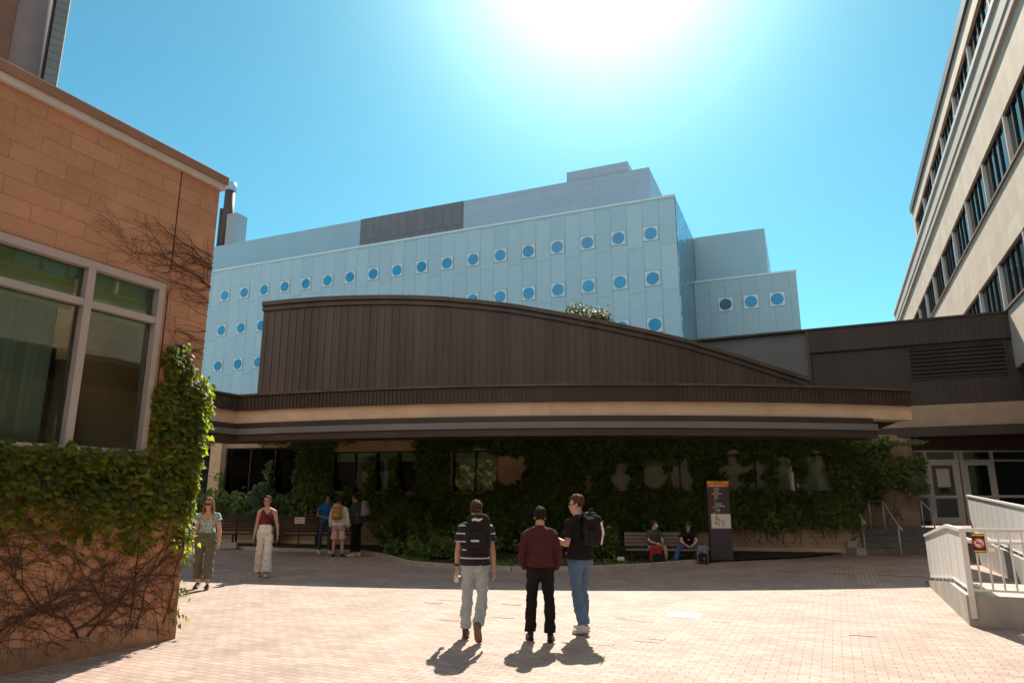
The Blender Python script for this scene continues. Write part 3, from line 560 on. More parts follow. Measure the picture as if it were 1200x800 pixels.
backpack('grey backpack on the student in the dark jacket', D3, C['greypack'], w=.31, d=.2, h=.46)

# two people on the grey bench
E1 = person('person in grey T-shirt, khaki shorts and face mask sitting on bench', (3.78, BY-.16, .05), 158, 1.46, False, 'light', voxel=.0085, seat=.26,
    pose=dict(legR=(82,8), shinR=6, footR=-6, legL=(92,10), shinL=-2, footL=0, armR=(22,14), foreR=(70,-30), armL=(22,14), foreL=(72,-34), lean=8, yaw=-25),
    top=dict(name='t_shirt', mat=C['charcoal'], hem=-.06, sleeve=.66, inf=.02), legs=dict(name='shorts', mat=C['khaki'], inf=.02, len=.86, end=.014, minr=.08), shoes=dict(mat=C['shoe_black'], sole=C['sole_white']), hair=('brown','bowl'))
m = MB(); m.ball(E1.hp(0,.062,-.048), (.058*E1.S,.05*E1.S,.052*E1.S), 16, 10, E1.rot); m.build('face_mask', plain('mask_blue', (.55,.66,.70), .8), E1.body, True)
E2 = person('woman with bushy brown hair in black T-shirt bent over on bench', (4.72, BY-.14, .05), 190, 1.46, True, 'light', voxel=.0085, seat=.26,
    pose=dict(legR=(86,38), shinR=30, footR=10, legL=(86,38), shinL=30, footL=10, armR=(28,16), foreR=(56,-34), armL=(28,16), foreL=(56,-34), lean=20, pitch=28),
    top=dict(name='t_shirt', mat=C['black'], hem=-.04, sleeve=.6, inf=.018), legs=dict(name='jeans', mat=C['denim'], inf=.014, minr=.056), shoes=dict(mat=C['shoe_black'], sole=C['sole_white']), hair=('brown','mop'))
m = MB(); m.loft([E2.T(.55)+E2.fw*.135, E2.T(.48)+E2.fw*.132], [(.03,.004),(.02,.004)], (1,0,0), 10); m.build('shirt_print', M['yellow'], E2.root)
backpack('red and black backpack standing on the ground before the grey bench', None, C['red'], C['blackpack'], w=.34, d=.2, h=.44, loc=(3.70, 18.35, .05), rotz=R(12))
backpack('grey backpack leaning on the ground at the right end of the bench', None, C['greypack'], C['blackpack'], w=.30, d=.22, h=.46, loc=(4.98, 18.62, .012), rotz=R(-14), tiltx=R(-10))

# ------------------------------------------------------------------ ground
g = MB(); g.poly([(-900,-600,0),(900,-600,0),(900,1400,0),(-900,1400,0)]); struct('plaza_paving', g, M['paver'])
def strip(name, a, b, wd, z, mat):
    a, b = Vector((*a,0)), Vector((*b,0)); t = (b-a).normalized(); n = Vector((-t.y,t.x,0))*wd/2; m = MB()
    m.poly([(a-n)+Vector((0,0,z)),(a+n)*1+Vector((0,0,z)),(b+n)+Vector((0,0,z)),(b-n)+Vector((0,0,z))][::-1]); return struct(name, m, mat)
gx, gy = math.sin(R(GRID)), math.cos(R(GRID))
p0 = G(1010, 660); strip('paving_band', (p0.x-.2*gx, p0.y-.2*gy), (p0.x-4.8*gx, p0.y-4.8*gy), .42, .004, M['paver_light'])
p0 = G(900, 667); q0 = G(1080, 684); strip('paving_band', (p0.x, p0.y), (p0.x+6.2*gy, p0.y-6.2*gx), .42, .008, M['paver_light'])
# planting bed with a stone kerb
kerb = [G(222,641), G(330,645), G(420,647.5), G(450,652), G(480,661), G(540,666), G(600,668), G(680,668), G(760,664), G(815,659.5)]
kerb = [Vector((k.x,k.y,0)) for k in kerb]
bed = MB(); back = [Vector((10.4,21.9,0)), Vector((-12,26.8,0))]
bed.poly([k + Vector((0,0,.05)) for k in kerb] + [Vector((8.2,20.2,.05))] + [b + Vector((0,0,.05)) for b in back]); struct('planting_bed', bed, M['soil'])
km = MB()
for a, b in zip(kerb, kerb[1:]):
    t = (b-a).normalized(); n = Vector((t.y,-t.x,0))*.1
    km.raw([a+n*0, b+n*0, b+n, a+n, a+n*0+Vector((0,0,.1)), b+Vector((0,0,.1)), b+n+Vector((0,0,.09)), a+n+Vector((0,0,.09))], [(0,1,2,3),(4,7,6,5),(3,2,6,7),(0,4,5,1),(0,3,7,4),(1,5,6,2)])
struct('kerb', km, M['kerb'])
rp = MB()                                                   # a few pavers that have heaved up
for px, py, wd in ((527,703,.42),(508,706,.3),(590,723,.3),(640,735,.25),(748,727,.4),(730,724,.22),(700,754,.4),(760,751,.3),(770,748,.2),(525,726,.3),(600,708,.3),(1010,744,.3),(845,728,.25),(600,700,.25)):
    c = G(px, py); a = R(-GRID); ux, uy = Vector((math.cos(a), math.sin(a), 0)), Vector((-math.sin(a), math.cos(a), 0)); h = .004 + .004*rnd.random(); tl = .003*rnd.random(); vv = []
    for z0 in (-.02, h):
        for i, j in ((-1,-1),(1,-1),(1,1),(-1,1)): vv.append(c + ux*i*wd/2 + uy*j*.05 + Vector((0,0,z0 + (tl*j if z0 > 0 else 0))))
    rp.raw(vv, [(0,3,2,1),(4,5,6,7),(0,1,5,4),(1,2,6,5),(2,3,7,6),(3,0,4,7)])
struct('raised_pavers', rp, M['paver'])

# ------------------------------------------------------------------ leaves and stems
LOBE = [(0,0),(.2,-.09),(.42,.02),(.55,.28),(.36,.36),(.40,.62),(.2,.66),(0,1.02)]
OVAL = [(0,0),(.3,.25),(.33,.55),(0,1)]
def leaf(mb, p, nrm, size, r, shape=LOBE, droop=.5):
    nrm = (Vector(nrm) + Vector((r.uniform(-.6,.6), r.uniform(-.6,.6), r.uniform(-.2,.7)))).normalized()
    d = Vector((r.uniform(-.7,.7), r.uniform(-.7,.7), -1 if r.random() < .9 else .5)); d = (d - nrm*d.dot(nrm)).normalized(); d = (d + nrm*r.uniform(-.1,droop)).normalized()
    x = d.cross(nrm).normalized(); nn = x.cross(d); s = size; n = len(shape); fold = r.uniform(.05,.35)
    vs = [p + d*(s*y) for X, y in (shape[0], shape[-1])]
    L = [p + x*(s*X) + d*(s*y) - nn*(fold*s*X) for X, y in shape[1:-1]]; Rr = [p - x*(s*X) + d*(s*y) - nn*(fold*s*X) for X, y in shape[1:-1]]
    k = n - 2; mb.raw(vs + L + Rr, [tuple([0] + list(range(2, 2+k)) + [1]), tuple([1] + list(range(2+2*k-1, 2+k-1, -1)) + [0])])
def crawl(mb, r, p, ang, ln, rad, depth, plane, step=.07, wander=.28, off=.012, zmin=.05, zmax=9, smin=-.02, smax=9, pull=.08):
    ang0 = ang
    """a climbing stem wandering over a wall plane; plane(s,z,off) -> point"""
    pts = []; rs = []; s, z = p; n = max(3, int(ln/step)); kids = []
    for i in range(n):
        pts.append(plane(s, z, off + r.uniform(0,.008))); rs.append(max(.0016, rad*(1 - .75*i/n)))
        ang += r.uniform(-wander, wander) - pull*(ang-ang0); s += math.cos(ang)*step; z += math.sin(ang)*step
        if not (zmin < z < zmax) or not (smin < s < smax): break
        if depth > 0 and r.random() < .22: kids.append(((s, z), ang + r.choice((-1,1))*r.uniform(.4,1.1), ln*r.uniform(.3,.65), rs[-1]*.65))
    if len(pts) > 2: mb.loft(pts, rs, (.2,.3,.93), 5)
    for k in kids: crawl(mb, r, *k[:2], k[2], k[3], depth-1, plane, step, wander, off, zmin, zmax, smin, smax)

# ------------------------------------------------------------------ near left building
LB = Vector((-4.18, 9.05, 0)); lb = thing('block_building', 'orange concrete block building at left with wide aluminium window', 'building', LB, az=GRID+180)
m = MB(); W0, W1, Z0, Z1 = .70, 6.9, 2.21, 4.38
m.box(0, W0, -9, 0, 0, 6.0); m.box(W0, W1, -.35, 0, 0, Z0); m.box(W0, W1, -.35, 0, Z1, 6.0); m.box(W1, 12, -.35, 0, 0, 6.0); m.box(W0, 12, -9, -.36, 5.7, 5.95); m.box(W0,12,-9,-8.6,0,5.7); m.box(11.6,12,-8.6,-.36,0,5.7)
m.build('wall', M['block'], lb)
m = MB(); m.box(-.008, 12, -.02, .008, 0, .24); m.box(-.022, -.002, -9, -.02, 0, .26); m.build('base_course', M['baseblock'], lb)
m = MB(); m.box(-.05, 12, -9, .05, 5.985, 6.075); m.build('drip_edge', M['drip'], lb)
m = MB(); m.box(-.08, 12, -9, .08, 6.0755, 6.20); m.build('coping', M['coping'], lb, bevel=.01)
m = MB(); m.box(.63, .645, -.01, .004, 4.6, 5.99); m.box(.63, .645, -.01, .004, .3, 4.3); m.build('movement_joint', M['darkseal'], lb)
fr = MB(); d0, d1 = -.14, .03
fr.box(W0, W1, d0, d1, Z1-.09, Z1); fr.box(W0, W1, d0, d1+.02, Z0-.05, Z0+.05); fr.box(W0, W0+.08, d0, d1, Z0+.05, Z1-.09)
mull = [1.66, 3.55, 5.5]
for s in mull: fr.box(s-.045, s+.045, d0, d1-.004, Z0+.05, Z1-.09)
ed = [W0+.08] + [q for s in mull for q in (s-.045, s+.045)] + [W1]
for a, b in zip(ed[::2], ed[1::2]): fr.box(a, b, d0, d1-.01, 3.84, 3.92)
win = fr.build('window', M['alu'], lb, bevel=.004)
gl = MB()
for a, b in zip(ed[::2], ed[1::2]): gl.box(a, b, -.075, -.065, Z0+.05, 3.84); gl.box(a, b, -.075, -.065, 3.92, Z1-.09)
gl.build('pane', M['glass'], win)
bl = MB()
for a, b in zip(ed[::2], ed[1::2]): bl.box(a+.01, b-.01, -.20, -.19, 3.80, Z1-.02)
bl.build('window_blind', M['greenblind'], lb)
m = MB(); m.box(W0, 9, -5, -4.95, 1.6, 5); m.box(W0, 9, -4.95, -.36, 1.55, 1.6); m.box(W0, 9, -4.95, -.36, 4.7, 4.75); m.box(.6, .69, -4.95, -.36, 1.6, 4.7); m.box(9, 9.1, -5, -.36, 1.6, 4.7)
m.box(W0, W1, -.7, -.5, 1.6, 2.25)
m.build('room', M['room'], lb)
cu = MB(); n = 150; pts = [(1.72 + i*(5.4)/n, -.42 + .035*math.sin(i*1.05) + .015*math.sin(i*.37)) for i in range(n+1)]
for (a, b), (c, d) in zip(pts, pts[1:]): cu.poly([(a,b,2.3),(c,d,2.3),(c,d,3.9),(a,b,3.9)])
cu.build('curtain', M['curtain'], lb, smooth=True)
lmp = MB(); lmp.box(1.0, 2.6, -2.2, -2.0, 4.55, 4.62); lmp.build('ceiling_lamp', emis('lamp_tube', (1,.9,.6), 1.6), lb)
bk = thing('bookcase', 'dark red-brown bookcase inside the room behind the right window pane', 'bookcase', lb.matrix_basis @ Vector((1.35,-1.9,1.6)), az=GRID+180)
m = MB(); m.box(-.45,-.41,-.2,.2,0,2.05); m.box(.41,.45,-.2,.2,0,2.05); m.box(-.41,.41,-.2,-.17,0,2.05)
for z in (0,.5,1.0,1.5,2.0): m.box(-.41,.41,-.17,.2,z,z+.04)
m.box(-1.2,-.46,-.2,.25,0,1.9)
m.build('cabinet', M['bookcase'], bk)
m = MB(); r = random.Random(3)
for z in (.04,.54,1.04,1.54):
    x = -.39
    while x < .3:
        wd = r.uniform(.02,.05); m.box(x, x+wd*.94, -.15, .1, z, z+r.uniform(.2,.34)); x += wd
m.build('books', plain('book_spines', (.25,.2,.15), .8, .6, 30, 0), bk)

# ivy on the left building
iv = thing('ivy', 'climbing ivy over the orange block wall around the window at left', 'ivy', LB, az=GRID+180)
r = random.Random(11); lv = MB()
def put(s, z, off): return Vector((s, off, z))
def edge_lo(s): return 1.24 + .36*noise.noise((s*1.9, 3.1, 0)) + .16*noise.noise((s*6, 8, 0)) + .06*min(s,3) - (.0)
def edge_top(s): return min(3.6, 3.12 + 1.5*max(0, s)) + .22*noise.noise((s*4, 1, 5)) + .08*noise.noise((s*14, 3, 5)) - .1*max(0, s-.45)/.3
cnt = 0
while cnt < 9500:
    s = r.uniform(-.03, 5.6); z = r.uniform(.9, 3.85)
    lo = edge_lo(s); okk = False; dens = 1
    if z < 2.24 + .05*noise.noise((s*5,0,0)) + .03*r.random(): okk = z > lo - .4*abs(noise.noise((s*3, z*3, 2))); dens = 1 if z > lo + .3 else (.45 if z > lo + .1 else .2)
    elif s < .70 + .16*noise.noise((0,z*3,3)) - .35*max(0, z-3.1): okk = z < edge_top(s)
    if okk and r.random() < dens:
        cnt += 1; thick = (.13 if z > 1.5 else .09)*(1.15 + 1.1*noise.noise((s*2.1, z*2.1, 6)))
        leaf(lv, put(s, z, .02 + thick*r.random()**1.4), (0,1,.15), r.uniform(.035,.07) if r.random() < .6 else r.uniform(.065,.1), r)
# sunlit fringe wrapping round the corner
cnt = 0
while cnt < 1500:
    z = r.uniform(1.05, 3.65); d = r.random()
    bulge = .14 + .09*noise.noise((z*1.6, 4, 4)) + .06*noise.noise((z*5,1,1)) + (.06 if 2.6 < z < 3.3 else 0)
    if z > 3.05: bulge *= max(0, 1 - (z-3.05)/.3)
    if z > 3.3: continue
    if z < 2.1: bulge *= .3
    if z < 1.9 and r.random() < .6: continue
    if r.random() > .45 + noise.noise((z*2.2, 9, 1)): continue
    cnt += 1; leaf(lv, put(-r.uniform(.0, 1)*max(.03,bulge), z, r.uniform(-.5,.12)), (-.75,.5,.1), r.uniform(.05,.095), r)
for _ in range(2600):                                         # leaves added on the unseen end face to green its reflection in hall windows
    yy = -8.6*r.random()**1.2 - .45; zz_ = r.uniform(.5, 5.7 - .2*abs(noise.noise((yy, 2, 2)))); leaf(lv, put(-.03 - .12*r.random(), zz_, yy), (-1,0,.15), r.uniform(.12,.2), r)
for c, zc, k in ((-.03,1.0,18),(-.02,.55,16),(.02,1.15,30),(-.04,.28,10)):
    for _ in range(k): leaf(lv, put(c + r.gauss(0,.04), zc + r.gauss(0,.09), r.uniform(-.05,.1)), (-.5,.8,0), r.uniform(.045,.08), r)
for _ in range(60):                                           # hanging loose shoots below the mass
    s = r.uniform(0,3.4); z = edge_lo(s) - r.uniform(0,.3)
    leaf(lv, put(s, z, .03), (0,1,.2), r.uniform(.05,.08), r)
lv.build('leaves', M['ivyleaf'], iv)
st = MB(); r = random.Random(21)
for (s, z), a, ln, rad in (((1.25,.22),1.0,2.0,.017),((1.15,.22),2.2,1.9,.014),((1.35,.3),2.75,2.6,.016),((.55,.2),1.7,1.6,.012),((.2,.2),1.6,2.6,.012),((2.2,.2),1.2,1.6,.013),((2.3,.25),2.5,2.2,.012),((3.3,.2),1.8,1.6,.013),((3.4,.2),2.7,2.2,.012),((.9,.5),.3,1.2,.010),((1.6,.7),2.9,2.4,.010),((.6,.8),3.0,2.2,.010),((1.2,.6),.1,1.2,.009),((2.6,.9),.2,2.3,.009)):
    crawl(st, r, (s, z), a, ln, rad*.72, 3, put, zmax=1.75, smax=5)
for i in range(170):
    crawl(st, r, (r.uniform(0,3.4), r.uniform(.3,1.4)), r.choice((0,math.pi)) + r.uniform(-.5,.5), r.uniform(.5,1.4), r.uniform(.002,.0045), 2, put, zmax=1.75, smax=5, wander=.35)
for i in range(30):
    z = r.uniform(3.5,5.0); crawl(st, r, (0.0, z), r.uniform(-.12,.22), (.6 if z < 4.45 else r.uniform(.8,1.7)), r.uniform(.004,.007), 2 if i % 2 else 1, put, zmax=5.2, smax=(.68 if z < 4.45 else 1.9), wander=.34, pull=.25, zmin=4.42 if z > 4.5 else 3)
st.build('stems', M['stem'], iv)

# ------------------------------------------------------------------ tower behind at far left
tw = thing('tower', 'brown tower with grey pier rising behind the block building', 'tower', (-16.45, 22, 0), az=53.5)
m = MB(); m.box(-12, -1.5, .1, 7, 0, 32); m.build('wall', M['towerbrick'], tw)
m = MB(); m.loft([(-.98,.42,0),(-.98,.42,32)], [.60,.60], n=28); m.build('pier', M['towerpier'], tw, smooth=True)
m = MB(); m.box(-.40, 0, .0, 7, 0, 32); m.box(-1.5,-.40,.8,7,0,32); m.build('tile_edge', M['towertile'], tw)

# ------------------------------------------------------------------ blue laboratory building
BB = Vector((15.36, 60, 0)); bb = thing('blue_building', 'pale blue panelled building with rows of round blue windows', 'building', BB, az=-67.2)
m = MB(); m.box(0, 75, -34, 0, 0, 29.35); m.build('facade', M['bluepanel'], bb)
m = MB(); m.box(-.05, 75, -.4, .06, 29.35, 29.6); m.build('parapet', M['framepanel'], bb)
m = MB(); m.box(-.06, -.004, -34, -.15, 0, 29.35); m.build('side_cladding', M['ripple'], bb)
m = MB(); m.box(38.5, 75, -30, -4, 29.36, 34.8); m.build('penthouse', M['bluepanel_plain'], bb)
m = MB(); m.box(24.4, 38.48, -30, -3.95, 29.36, 34.85); m.build('plant_louvre', M['darklouvre'], bb)
m = MB(); m.box(3.0, 24.38, -30, -4, 29.36, 34.85); m.box(5.2, 11.9, -14, -3.97, 34.86, 35.95); m.build('plant_screen', M['lavpanel'], bb)
def round_window(parent, s, z, y=0, dark=False):
    f = MB(); f.box(s-.72, s+.72, y, y+.035, z-.72, z+.72); f.m = [0]*len(f.f)
    k = 28; h = .72
    ring = [(math.cos(2*math.pi*i/k), math.sin(2*math.pi*i/k)) for i in range(k)]
    o = f.build('window', M['framepanel'], parent)
    p = MB(); p.raw([(s+.58*a, y+.075, z+.58*b) for a, b in ring] + [(s+.60*a, y+.03, z+.60*b) for a, b in ring], [tuple(range(k))[::-1]] + [(i, (i+1)%k, k+(i+1)%k, k+i) for i in range(k)])
    p.build('pane', M['greywin'] if dark else M['bluewin'], o)
    j = MB()
    for a, b, c, d in ((-.76,.76,.72,.76),(-.76,.76,-.76,-.72),(-.76,-.72,-.72,.72),(.72,.76,-.72,.72)): j.box(s+a, s+b, y, y+.02, z+c, z+d)
    j.build('joint', M['darklouvre'], o)
for row, z in enumerate((26.0, 21.55, 17.1)):
    for i in range(18): round_window(bb, 2.4 + i*3.114, z)
# stepped-back wing on its right
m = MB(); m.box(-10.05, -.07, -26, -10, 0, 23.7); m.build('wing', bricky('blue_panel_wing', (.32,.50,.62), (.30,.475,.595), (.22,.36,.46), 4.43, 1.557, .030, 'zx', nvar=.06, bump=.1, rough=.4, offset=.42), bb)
m = MB(); m.box(-10.1, -.07, -10.4, -9.94, 23.7, 23.9); m.build('wing_parapet', M['framepanel'], bb)
m = MB(); m.box(-7.4, -.07, -26, -12, 23.71, 29.5); m.build('wing_penthouse', M['bluepanel_plain'], bb)
for s, dk in ((-3.1, True), (-5.6, False), (-8.1, False)): round_window(bb, s, 21.05, -10, dk)
# exhaust stack on its roof
pst = bb.matrix_basis @ Vector((62.5, -6, 34.8))
es = thing('exhaust_stack', 'dark brown exhaust stack beside a pale duct box on the roof', 'chimney', pst, az=-67.2)
m = MB(); m.loft([(0,0,-.0),(0,0,9)], [.75,.7], n=16); m.loft([(1.1,0,0),(1.1,0,6.5)], [.4,.4], n=12); m.build('flue', plain('flue_brown', (.07,.045,.05), .6), es, smooth=True)
m = MB(); m.loft([(0,0,9),(0,0,10.2)], [.8,.8], n=16); m.build('flue_cap', M['bluepanel_plain'], es, smooth=True)
m = MB(); m.box(-2.6,-.9,-1,1,0,5); m.box(-.85,1.4,-1.6,-.8,0,4.2); m.build('duct_box', plain('duct_grey', (.28,.34,.38), .5), es)

# ------------------------------------------------------------------ tree showing over the brown roof
tr = thing('tree', 'tree with its leafy top just showing above the curved brown roof', 'tree', (5.1, 45, 0))
r = random.Random(5); m = MB(); m.loft([(0,0,0),(.1,.1,4),(0,.2,9),(.1,0,13.4)], [.35,.28,.18,.04], n=10)
tips = []
for i in range(26):
    z = r.uniform(6,13.6); a = r.uniform(0,6.28); ln = r.uniform(1.2,2.6)*(1 if z < 12 else .6)
    e = Vector((math.cos(a)*ln, math.sin(a)*ln, z + ln*.55)); e.z = min(e.z, 13.6); m.loft([(0,0,z), Vector((0,0,z)).lerp(e,.5)+Vector((0,0,.1)), e], [.08,.05,.015], n=5); tips.append(e)
m.build('trunk', M['bark'], tr, smooth=True)
m = MB()
for e in tips + [Vector((-.95,-.6,13.95)), Vector((.35,-.4,13.6)), Vector((.75,-.2,13.7)), Vector((-.6,-.6,13.95)), Vector((1.2,-.3,13.3))]:
    for _ in range(120): leaf(m, e + Vector((r.gauss(0,.3), r.gauss(0,.3), r.gauss(0,.2))), (r.uniform(-1,1),-1,.3), r.uniform(.14,.22), r, OVAL)
m.build('crown', M['treeleaf'], tr)

# ------------------------------------------------------------------ brown roofed hall (convex front)
CX, CY0, CR = 3.24, 18.0, 30.5
def zh(z): return 1.72 + (z - 1.72)*.9254
def fy(x): return CY0 + (x - CX)**2 / (2*CR)
hall = thing('brown_hall', 'low brown metal hall with curved roof and long canopy', 'building', (CX, CY0, 0))
def hp(x, off, z): return Vector((x - CX, fy(x) + off - CY0, z))
xs = [-8.1 + i*.46 for i in range(42)] + [11.3]; XE = 11.3
xs = [x for x in xs if x < XE - .05] + [XE]
wing = Vector((-math.sin(R(GRID)), -math.cos(R(GRID)), 0))                       # the return at the left comes toward the plaza
def path(off, x1=XE):
    """front line of a band set back by off, with the return at the left"""
    L = [x for x in xs if x < x1 - .01] + [x1]; pts = [hp(x, off, 0) for x in L]; c = pts[0]
    nrm = Vector((math.cos(R(GRID)), -math.sin(R(GRID)), 0))
    c = c + Vector((-off*.62, 0, 0)); pts[0] = c
    return [c + wing*7.5] + pts
def band(mb, off, z0, z1, depth=.5, x1=XE):
    p = path(off, x1); q = [a + Vector((0, depth, 0)) for a in p]
    q[0] = p[0] + Vector((-depth, 0, 0)); q[1] = p[1] + Vector((-depth*.6, depth, 0)); n = len(p); up0, up1 = Vector((0,0,zh(z0))), Vector((0,0,zh(z1)))
    vs = [a+up0 for a in p] + [a+up1 for a in p] + [a+up0 for a in q] + [a+up1 for a in q]; fs = []
    for i in range(n-1):
        fs += [(i,i+1,n+i+1,n+i),(2*n+i+1,2*n+i,3*n+i,3*n+i+1),(n+i,n+i+1,3*n+i+1,3*n+i),(i+1,i,2*n+i,2*n+i+1)]
    fs += [(0,n,3*n,2*n),(n-1,3*n-1,4*n-1,2*n-1)]; mb.raw(vs, fs)
CE = 10.0                                                  # right end of the canopy gutter
m = MB(); band(m, .0, 3.40, 3.605, 1.0, CE); m.build('canopy', M['brownmetal_dark'], hall)
m = MB(); band(m, -.06, 3.61, 3.79, .5, CE); m.build('gutter', M['bluegrey'], hall)
m = MB(); band(m, .12, 3.795, 3.98, .8, CE-.02); m.build('canopy_upstand', M['brownmetal_dark'], hall)
m = MB(); band(m, .22, 3.985, 4.395, .6); m.build('stone_band', M['beige'], hall)
for x, wd in ((-4.5,.3),(.5,.5),(5.65,.46)):
    m = MB(); m.raw([hp(x,.205,zh(3.99)),hp(x+wd,.205,zh(3.99)),hp(x+wd,.205,zh(4.39)),hp(x,.205,zh(4.39))], [(0,1,2,3)]); m.build('pale_patch', M['beige_pale'], hall)
m = MB(); band(m, .10, 4.40, 4.83, .5); pr = path(.10)
for a, b in zip(pr, pr[1:]):
    L = (b-a).length; k = max(1, int(L/.115)); t = (b-a).normalized(); n = Vector((t.y,-t.x,0))
    for i in range(k):
        c = a.lerp(b, (i+.5)/k); m.bar(c + n*.012 + Vector((0,0,zh(4.405))), c + n*.012 + Vector((0,0,zh(4.825))), .035, .03, up=t)
m.build('ribbed_fascia', M['brownmetal_dark'], hall)
m = MB(); band(m, .02, 4.835, 4.90, .7); m.build('fascia_cap', M['brownmetal'], hall)
# flat roof between fascia and curved wall, soffit
m = MB(); p = path(.3)[1:]; m.poly([a + Vector((0,0,zh(4.86))) for a in p] + [Vector((9.2,9.4,zh(4.86))), Vector((-12.5,9.4,zh(4.86)))])
m.build('flat_roof', M['roofedge'], hall)
m = MB(); p = path(.3, XE); m.poly([a + Vector((0,0,3.885)) for a in p[1:][::-1]] + [Vector((-13,9.3,3.885)), Vector((9.5,7.0,3.885))][::1]); m.build('soffit', M['brownmetal_dark'], hall)
# curved roof wall
AY = 27.1 - CY0; k = 27.1
arcpx = [(310,355),(345,351.5),(380,349),(415,347.6),(450,347),(485,347.4),(520,349),(560,352.5),(600,357),(650,365.5),(700,375),(750,385.5),(800,397),(850,412),(900,428),(947,443)]
arc = []
for px, py in arcpx:
    u = 400 - py; ry, rz = 800*CP - u*SP, 800*SP + u*CP; arc.append(Vector(((px-600)*k/ry - CX, AY, 1.72 + rz*k/ry)))
xl = arc[0].x; zb = 4.6
def atop(x):
    for a, b in zip(arc, arc[1:]):
        if a.x <= x <= b.x: return a.z + (b.z-a.z)*(x-a.x)/(b.x-a.x)
    return arc[-1].z
m = MB(); n = len(arc); vs = [Vector((a.x, AY, zb)) for a in arc] + [Vector((a.x, AY, a.z-.36)) for a in arc]
m.raw(vs + [v + Vector((0,.3,0)) for v in vs], [(i,i+1,n+i+1,n+i) for i in range(n-1)] + [(0,n,3*n,2*n),(n-1,3*n-1,4*n-1,2*n-1)]); x = xl + .15; rr = random.Random(4)
while x < arc[-1].x - .1:
    m.box(x, x+.03, AY-.045, AY-.001, zb, atop(x) - .34); m.box(x+.14, x+.152, AY-.012, AY-.001, zb, atop(x) - .34); x += .3
m.build('roof_wall', M['brownmetal'], hall)
m = MB()
for (o0, o1, t0, t1) in ((-.10, .5, -.36, -.17), (-.22, .5, -.165, .0)):
    A = [Vector((a.x - (.03 if i == 0 else 0), 0, a.z)) for i, a in enumerate(arc)]; V0 = []
    for yy, tt in ((AY+o0,t0),(AY+o0,t1),(AY+o1,t0),(AY+o1,t1)): V0 += [Vector((a.x, yy, a.z+tt)) for a in A]
    F = []
    for i in range(n-1): F += [(i,i+1,n+i+1,n+i),(n+i,n+i+1,3*n+i+1,3*n+i),(i+1,i,2*n+i,2*n+i+1),(2*n+i+1,2*n+i,3*n+i,3*n+i+1)]
    F += [(0,n,3*n,2*n),(n-1,3*n-1,4*n-1,2*n-1)][::1]; m.raw(V0, F)
m.build('roof_edge', M['brownmetal'], hall)
m = MB(); V0 = [Vector((a.x, AY+.45, a.z-.05)) for a in arc] + [Vector((a.x, AY+14, a.z-.05)) for a in arc]; m.raw(V0, [(i,i+1,n+i+1,n+i) for i in range(n-1)])
m.box(xl, xl+.3, AY+.31, AY+14, zb, arc[0].z-.1); m.build('roof_sheet', M['brownmetal_dark'], hall)
# lower wall under the canopy: own frame, s along the wall to the left
WO = Vector((10.6, 21.6, 0)); WA = -77.7
lw = thing('ground_floor_wall', 'beige stone ground floor wall with windows under the canopy', 'wall', WO, az=WA)
OPEN = [(.5,7.6,1.83,3.05),(11.35,13.0,1.86,3.28),(14.2,17.55,1.88,3.30),(18.9,22.0,1.5,3.5),(22.5,26.5,.1,3.5)]
m = MB(); last = -0.0
for a, b, z0, z1 in OPEN:
    m.box(last, a, -.35, 0, 0, 3.89); m.box(a, b, -.35, 0, 0, z0); m.box(a, b, -.35, 0, z1, 3.89); last = b
m.box(last, 30, -.35, 0, 0, 3.89); m.box(-.0, .35, -3.4, -.36, 0, 3.89)
m.build('wall', M['stonewall'], lw)
m = MB(); m.box(.02, 30, 0, .04, 0, .16); m.build('plinth', M['beige'], lw)
m = MB(); m.box(22.02, 22.48, .0, .25, 0, 3.88); m.build('pillar', M['beige'], lw)
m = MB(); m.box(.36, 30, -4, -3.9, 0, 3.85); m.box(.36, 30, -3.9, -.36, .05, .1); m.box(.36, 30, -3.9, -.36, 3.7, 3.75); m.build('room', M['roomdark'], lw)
for wi, (a, b, z0, z1) in enumerate(OPEN):
    f = MB(); fw = .05; f.box(a, b, -.18, -.06, z1-fw, z1); f.box(a, b, -.18, .03, z0, z0+fw)
    k = {0: 6, 1: 2, 2: 4, 3: 3, 4: 3}[wi]; step = (b-a)/k
    for i in range(k+1):
        x = min(max(a + i*step, a + fw/2), b - fw/2); f.box(x-fw/2, x+fw/2, -.18, -.062, z0+fw, z1-fw)
    o = f.build('window', M['darkmetal'], lw); gmb = MB()
    gmb.box(a+fw, b-fw, -.125, -.115, z0+fw, z1-fw); gmb.build('pane', M['darkglass'] if wi >= 3 else M['glass'], o)
    if wi in (1, 2):
        s = MB()
        for i in range(k): s.box(a+i*step+.04, a+(i+1)*step-.04, -.24, -.23, z1-.36, z1-.04)
        s.build('window_blind', M['greenblind_pale'], o)
        s = MB()
        for i in range(k):
            if (wi == 1 or i in (1, 2)): s.box(a+i*step+.12, a+(i+1)*step-.2, -.32, -.31, z0+.05, z1-.36)
        s.build('blind_fabric', plain('teal_blind', (.27,.42,.44), .8, .2, 2), o)
    if wi == 0:
        s = MB(); s.box(a+.03, b-.03, -.26, -.25, z0+.02, z1-.1); s.build('window_blind', plain('taupe_blind', (.50,.40,.31), .85, .15, 1.5), o)

